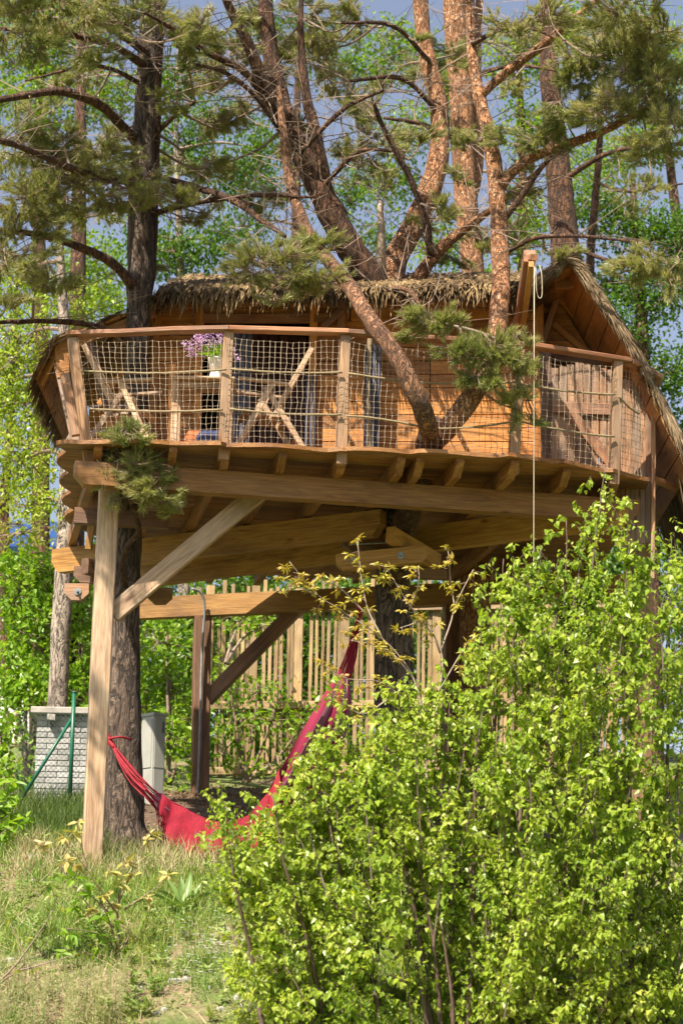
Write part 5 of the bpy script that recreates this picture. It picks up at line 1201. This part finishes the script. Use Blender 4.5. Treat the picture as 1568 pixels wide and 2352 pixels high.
sapling('oak_sapling', 'thin oak sapling with small yellow green leaves before the middle pine trunk', 'sapling', (985, 1960, 20.6),
    [[None, (975, 1700, 20.6), (950, 1560, 20.6), (880, 1470, 20.5), (790, 1410, 20.4), (720, 1365, 20.3), (660, 1300, 20.2)], [(880, 1470, 20.5), (845, 1400, 20.5), (832, 1330, 20.5), (825, 1240, 20.5)], [(720, 1365, 20.3), (690, 1350, 20.2), (650, 1345, 20.1)], [(850, 1420, 20.5), (780, 1350, 20.4), (740, 1340, 20.3)],
     [None, (1000, 1650, 20.7), (1010, 1500, 20.7), (940, 1400, 20.6), (900, 1340, 20.6), (880, 1300, 20.5)], [(1010, 1500, 20.7), (1040, 1400, 20.7), (1030, 1330, 20.7), (1024, 1262, 20.6)], [(1040, 1400, 20.7), (1070, 1340, 20.6), (1085, 1310, 20.6)], [(940, 1400, 20.6), (960, 1340, 20.5), (955, 1300, 20.5)], [(950, 1560, 20.6), (900, 1500, 20.5), (850, 1480, 20.4), (790, 1470, 20.3)],
     [(1010, 1500, 20.7), (980, 1430, 20.6), (920, 1440, 20.5)], [(1000, 1600, 20.7), (1060, 1500, 20.6), (1090, 1460, 20.6)], [(975, 1650, 20.6), (880, 1570, 20.4), (800, 1560, 20.3), (740, 1530, 20.2)], [(900, 1600, 20.4), (830, 1640, 20.2), (780, 1600, 20.1)]], 'oak_leaf', .062, 10, every=.06)
sapling('oak_sapling', 'sapling with yellow and bronze young leaves left of the foot of the front post', 'sapling', (275, 2180, 19.2),
    [[None, (270, 2080, 19.2), (282, 2000, 19.1), (280, 1965, 19.1)], [(272, 2100, 19.2), (240, 2060, 19.1), (200, 2000, 19.0), (150, 1935, 18.9)], [(270, 2080, 19.2), (300, 2010, 19.2), (318, 1960, 19.2), (340, 1930, 19.2)], [(285, 2090, 19.2), (340, 2050, 19.2), (385, 2010, 19.2)], [(268, 2120, 19.2), (230, 2060, 19.1), (255, 1990, 19.0)], [(262, 2130, 19.2), (205, 2080, 19.0), (140, 1990, 18.9), (95, 1935, 18.9)], [(200, 2000, 19.0), (190, 1960, 19), (175, 1890, 18.9)]], 'young_leaf', .10, 8, 'bark_twig', every=.20)
sapling('maple_sapling', 'young sapling with yellow green leaves low at the left beside the dry branch', 'sapling', (275, 2210, 18.9),
    [[None, (262, 2180, 18.9), (215, 2120, 18.8), (170, 2080, 18.7)], [(265, 2190, 18.9), (240, 2150, 18.8), (150, 2130, 18.6)], [(270, 2180, 18.9), (240, 2090, 18.8), (180, 2040, 18.7), (130, 2040, 18.7)], [(262, 2200, 18.9), (200, 2190, 18.7), (150, 2175, 18.6)], [(270, 2190, 18.9), (300, 2140, 18.9), (250, 2110, 18.8)]], 'hazel_leaf', .10, 6, 'bark_twig', every=.11)
sapling('maple_sapling', 'leafy shoots reaching in at the left edge above the grass', 'sapling', (-60, 2300, 18.5),
    [[None, (-30, 2000, 18.5), (0, 1900, 18.5), (40, 1860, 18.4)], [(-30, 2000, 18.5), (0, 1880, 18.5), (20, 1830, 18.5)], [(-20, 1960, 18.5), (10, 1910, 18.4), (55, 1895, 18.4)], [(-30, 2000, 18.5), (-10, 1850, 18.5), (10, 1800, 18.5)]], 'hazel_leaf', .115, 7, 'bark_twig', every=.08)
sapling('dry_branch', 'bare leaning branch with a few leaves in the lower left corner', 'branch', (-60, 2300, 17.9),
    [[None, (20, 2235, 17.9), (70, 2170, 17.9), (115, 2100, 17.9), (130, 2060, 17.9)], [(20, 2235, 17.9), (100, 2215, 17.9), (180, 2190, 17.9)], [(0, 2260, 17.9), (60, 2205, 17.8), (30, 2120, 17.8)]], 'yellow_leaf', .06, 4, 'bark_twig', every=.22)

# dock plant with big pointed leaves
dp = PZ(425, 2070, gz(-1.3, 20.9)); dk = thing('dock_plant', 'plant with large pointed pale green leaves in the grass below the hammock', 'plant', (dp.x, dp.y, gz(dp.x, dp.y)))
def big_leaf(ang, tilt, L, W_):
    n = 9; V = []; T = []
    for i in range(n):
        t = i / (n - 1); w = W_ * math.sin(math.pi * min(1, t * .93 + .07)) ** .8 * (1 - .35 * t); h = L * (t * math.sin(tilt) - .25 * t * t * math.cos(tilt)); r = L * t * math.cos(tilt) * (1 - .1 * t)
        for s, dz in ((-1, .02), (-.5, .012 * math.sin(i * 2)), (0, -.008), (.5, .012 * math.cos(i * 2)), (1, .02)): V.append((r, s * w / 2, h + dz * (1 if s else 1)))
    for i in range(n - 1):
        for j in range(4): T.append((i * 5 + j, i * 5 + j + 1, i * 5 + 6 + j, i * 5 + 5 + j))
    m = WM[dk] @ Matrix.Rotation(ang, 4, 'Z'); put('leaf', np_mesh('leaf', V, T, None, True), dk, m, M['dock'])
for ang, tilt, L, W_ in ((2.5, .95, .42, .11), (2.0, 1.15, .36, .10), (-2.6, .7, .36, .10), (3.0, .6, .40, .10), (.6, 1.0, .34, .09), (-1.2, .6, .34, .10), (1.3, 1.2, .40, .09), (-.4, .7, .34, .09), (-2.0, .35, .38, .11)): big_leaf(ang, tilt, L, W_)

# ------------------------------------------------------------------ grass, straw, herbs and flowers
def scatter(n, x0, x1, y0, y1, keep=None):
    X = rng.uniform(x0, x1, n); Y = rng.uniform(y0, y1, n)
    if keep is not None: k = keep(X, Y); X, Y = X[k], Y[k]
    return np.stack([X, Y, [gz(a, b) for a, b in zip(X, Y)]], 1)
def bare(X, Y, s=.62, thr=.20):
    return np.array([noise.noise(Vector((a * s, b * s, 31.0))) + .35 * noise.noise(Vector((a * 2.3, b * 2.3, 3.0))) for a, b in zip(X, Y)]) < thr
def blades(p, h, w, lean=.35):
    n = len(p); d = rng.normal(0, lean, (n, 3)); d[:, 2] = 1; d /= np.linalg.norm(d, axis=1)[:, None]
    b = rng.normal(0, .35, (n, 3)); b[:, 2] = -.25; sd = np.cross(d, unit(n)); sd /= np.linalg.norm(sd, axis=1)[:, None]
    V = np.zeros((n, 5, 3)); h = h[:, None]
    m = p + d * h * .55 + b * h * .10; e = p + d * h * .95 + b * h * .42
    w = np.broadcast_to(w, (n,))[:, None]
    V[:, 0] = p - sd * w; V[:, 1] = p + sd * w; V[:, 2] = m - sd * w * .8; V[:, 3] = m + sd * w * .8; V[:, 4] = e
    bs = (np.arange(n) * 5)[:, None]
    return V.reshape(-1, 3), np.concatenate([bs + np.array([q]) for q in ((0, 1, 3), (0, 3, 2), (2, 3, 4))])
def stuff(name, acc_list, mats, label=None):
    ac = Acc()
    for k, (V, T) in enumerate(acc_list): ac.add(V, T, k)
    return tag(put(name, ac.mesh(name), None, None, [M[m] for m in mats]), label, 'grass' if 'grass' in name else name.replace('_', ' ')[:18], None, 'stuff')
p = scatter(120000, -4.2, 3.0, 16.6, 24.5, lambda X, Y: bare(X, Y) & (rng.random(len(X)) < np.interp(Y, [16.6, 20, 22, 24], [1, .9, .6, .25])))
hh = rng.uniform(.025, .085, len(p)) * (1 + .9 * (np.array([noise.noise(Vector((a * .9, b * .9, 7.0))) for a, b in p[:, :2]]) > .12))
pd = scatter(9000, -5, -2.2, 22.3, 27, lambda X, Y: rng.random(len(X)) < .8)
stuff('short_grass', [blades(p, hh, .0032, .6), blades(pd, rng.uniform(.12, .40, len(pd)), .0045, .3)], ['grass', 'grass_shade'], 'short sunlit grass and long grass darkened for shadow covering the slope')
tufts = scatter(190, -3.6, .6, 18.2, 23.2); q = np.repeat(tufts, 26, 0) + rng.normal(0, .05, (len(tufts) * 26, 3)) * [1, 1, 0]
pt_ = scatter(2600, -3.4, .4, 20.6, 22.9)
stuff('tall_grass', [blades(q, rng.uniform(.10, .34, len(q)), .0032, .28), blades(pt_, rng.uniform(.10, .32, len(pt_)), .0032, .3)], ['grass', 'grass'], 'tufts of taller grass on the slope')
ps = scatter(5000, -4, 2.5, 17, 23.2); ps2 = scatter(2600, -2.9, -.8, 21.6, 22.8)
stuff('dry_grass', [blades(ps, rng.uniform(.06, .22, len(ps)), .0036, .8), blades(ps2, rng.uniform(.10, .40, len(ps2)), .0034, .45)], ['straw', 'straw'], 'dry straw coloured grass stalks among the green')
ph = scatter(40000, -4.2, 2.8, 16.8, 23, lambda X, Y: bare(X, Y, .8, .18)); n = len(ph)
stuff('ground_herbs', [leaves(ph + [0, 0, .01] + rng.normal(0, .012, (n, 3)) * [1, 1, .8], unit(n) * [1, 1, .5] + [0, 0, .35], unit(n) * .5 + [0, -.2, 1], rng.uniform(.018, .045, n), rng.uniform(.012, .028, n), KITE)], ['herb'], 'low leafy herbs between the grass')
pw = scatter(230, -3.6, 1.2, 17.4, 23.0); k_ = 13; q = np.repeat(pw, k_, 0); n = len(q); hw = rng.random(n) * np.repeat(rng.uniform(.02, .22, len(pw)), k_)
dw = unit(n) * [1, 1, .25]
stuff('leafy_weeds', [leaves(q + dw * .01 + np.stack([0 * hw, 0 * hw, hw + .01], 1), dw + [0, 0, .45], unit(n) * .4 + [0, -.25, 1], rng.uniform(.04, .10, n), rng.uniform(.022, .045, n), OVATE)], ['herb'], 'broad leaved weeds standing in the grass')
def flowers(name, label, spots, mat, r, hmin, hmax):
    P0, A_ = [], Acc(); st = Acc(); tops = []
    for x, y, n, s in spots:
        c = PZ(x, y, 0) if 0 else None
        for _ in range(n):
            # find the ground under this line of sight
            d_ = ray(x + rng.normal(0, s), y + rng.normal(0, s * .55)); t_ = 16.0
            while t_ < 30 and (EYE + d_ * t_).z > gz((EYE + d_ * t_).x, (EYE + d_ * t_).y): t_ += .04
            g = EYE + d_ * t_; tops.append((g.x, g.y, g.z, rng.uniform(hmin, hmax)))
    tops = np.array(tops); g = tops[:, :3]; h = g + np.stack([rng.normal(0, .02, len(g)), rng.normal(0, .02, len(g)), tops[:, 3]], 1)
    k = 6; c = np.repeat(h, k, 0); ang = np.tile(np.arange(k) * 2 * math.pi / k, len(h)); ax = np.stack([np.cos(ang), np.sin(ang), np.full(len(ang), .25)], 1) + rng.normal(0, .1, (len(ang), 3))
    L = leaves(c, ax, np.tile([[0, -.2, 1.0]], (len(c), 1)), r, r * .7, KITE)
    stuff(name, [L, sticks(g, h, .0015, .001)], [mat, 'herb'], label)
flowers('white_flowers', 'white flowers in a patch on the dry ground left of the birch bush', ((500, 2190, 130, 36), (460, 2230, 60, 30), (450, 2140, 40, 40), (620, 2105, 14, 10)), 'white_petal', .016, .03, .12)
flowers('yellow_flowers', 'small yellow flowers scattered through the grass', ((390, 2150, 60, 70), (300, 2200, 40, 60), (440, 2050, 25, 50), (360, 2260, 40, 60)), 'yellow_petal', .012, .05, .14)
# stones and fallen bark on the bare ground
def stones():
    p = scatter(170, -3.2, 1.6, 17.2, 22.5, lambda X, Y: ~bare(X, Y, .62, .18)); ac = Acc()
    for c in p:
        V, T = tube([c + np.array([0, 0, -.01]), c + np.array([0, 0, .012]), c + np.array([0, 0, .022])], np.array([1, 1, .5]) * rng.uniform(.012, .04), 6, .6); ac.add(V, T)
    tag(put('pebbles', ac.mesh('pebbles'), None, None, M['concrete']), 'small pale stones on the bare earth', 'pebbles', None, 'stuff')
stones()
pl = scatter(5200, -3.6, 3.2, 22.4, 29.5); n = len(pl)
stuff('fallen_leaves', [leaves(pl + [0, 0, .012], unit(n) * [1, 1, .3], unit(n) * .45 + [0, 0, 1], rng.uniform(.03, .075, n), rng.uniform(.02, .045, n), OVATE)], ['litter'], 'brown fallen leaves lying on the shaded soil under the deck')
# feathery dry plants in the lower left corner
p = scatter(160, -2.6, -1.5, 17.2, 18.2); q = np.repeat(p, 40, 0); st_ = rng.random(len(q)) * .32; ax = unit(len(q)) + [0, 0, .5]
base = q + np.stack([rng.normal(0, .02, len(q)), rng.normal(0, .02, len(q)), st_], 1)
stuff('feathery_grass', [leaves(base, ax, unit(len(q)), rng.uniform(.03, .07, len(q)), .006, KITE), sticks(p, p + np.array([0, 0, .34]), .003, .0015)], ['straw', 'herb'], 'feathery yellowish plants in the lower left corner')
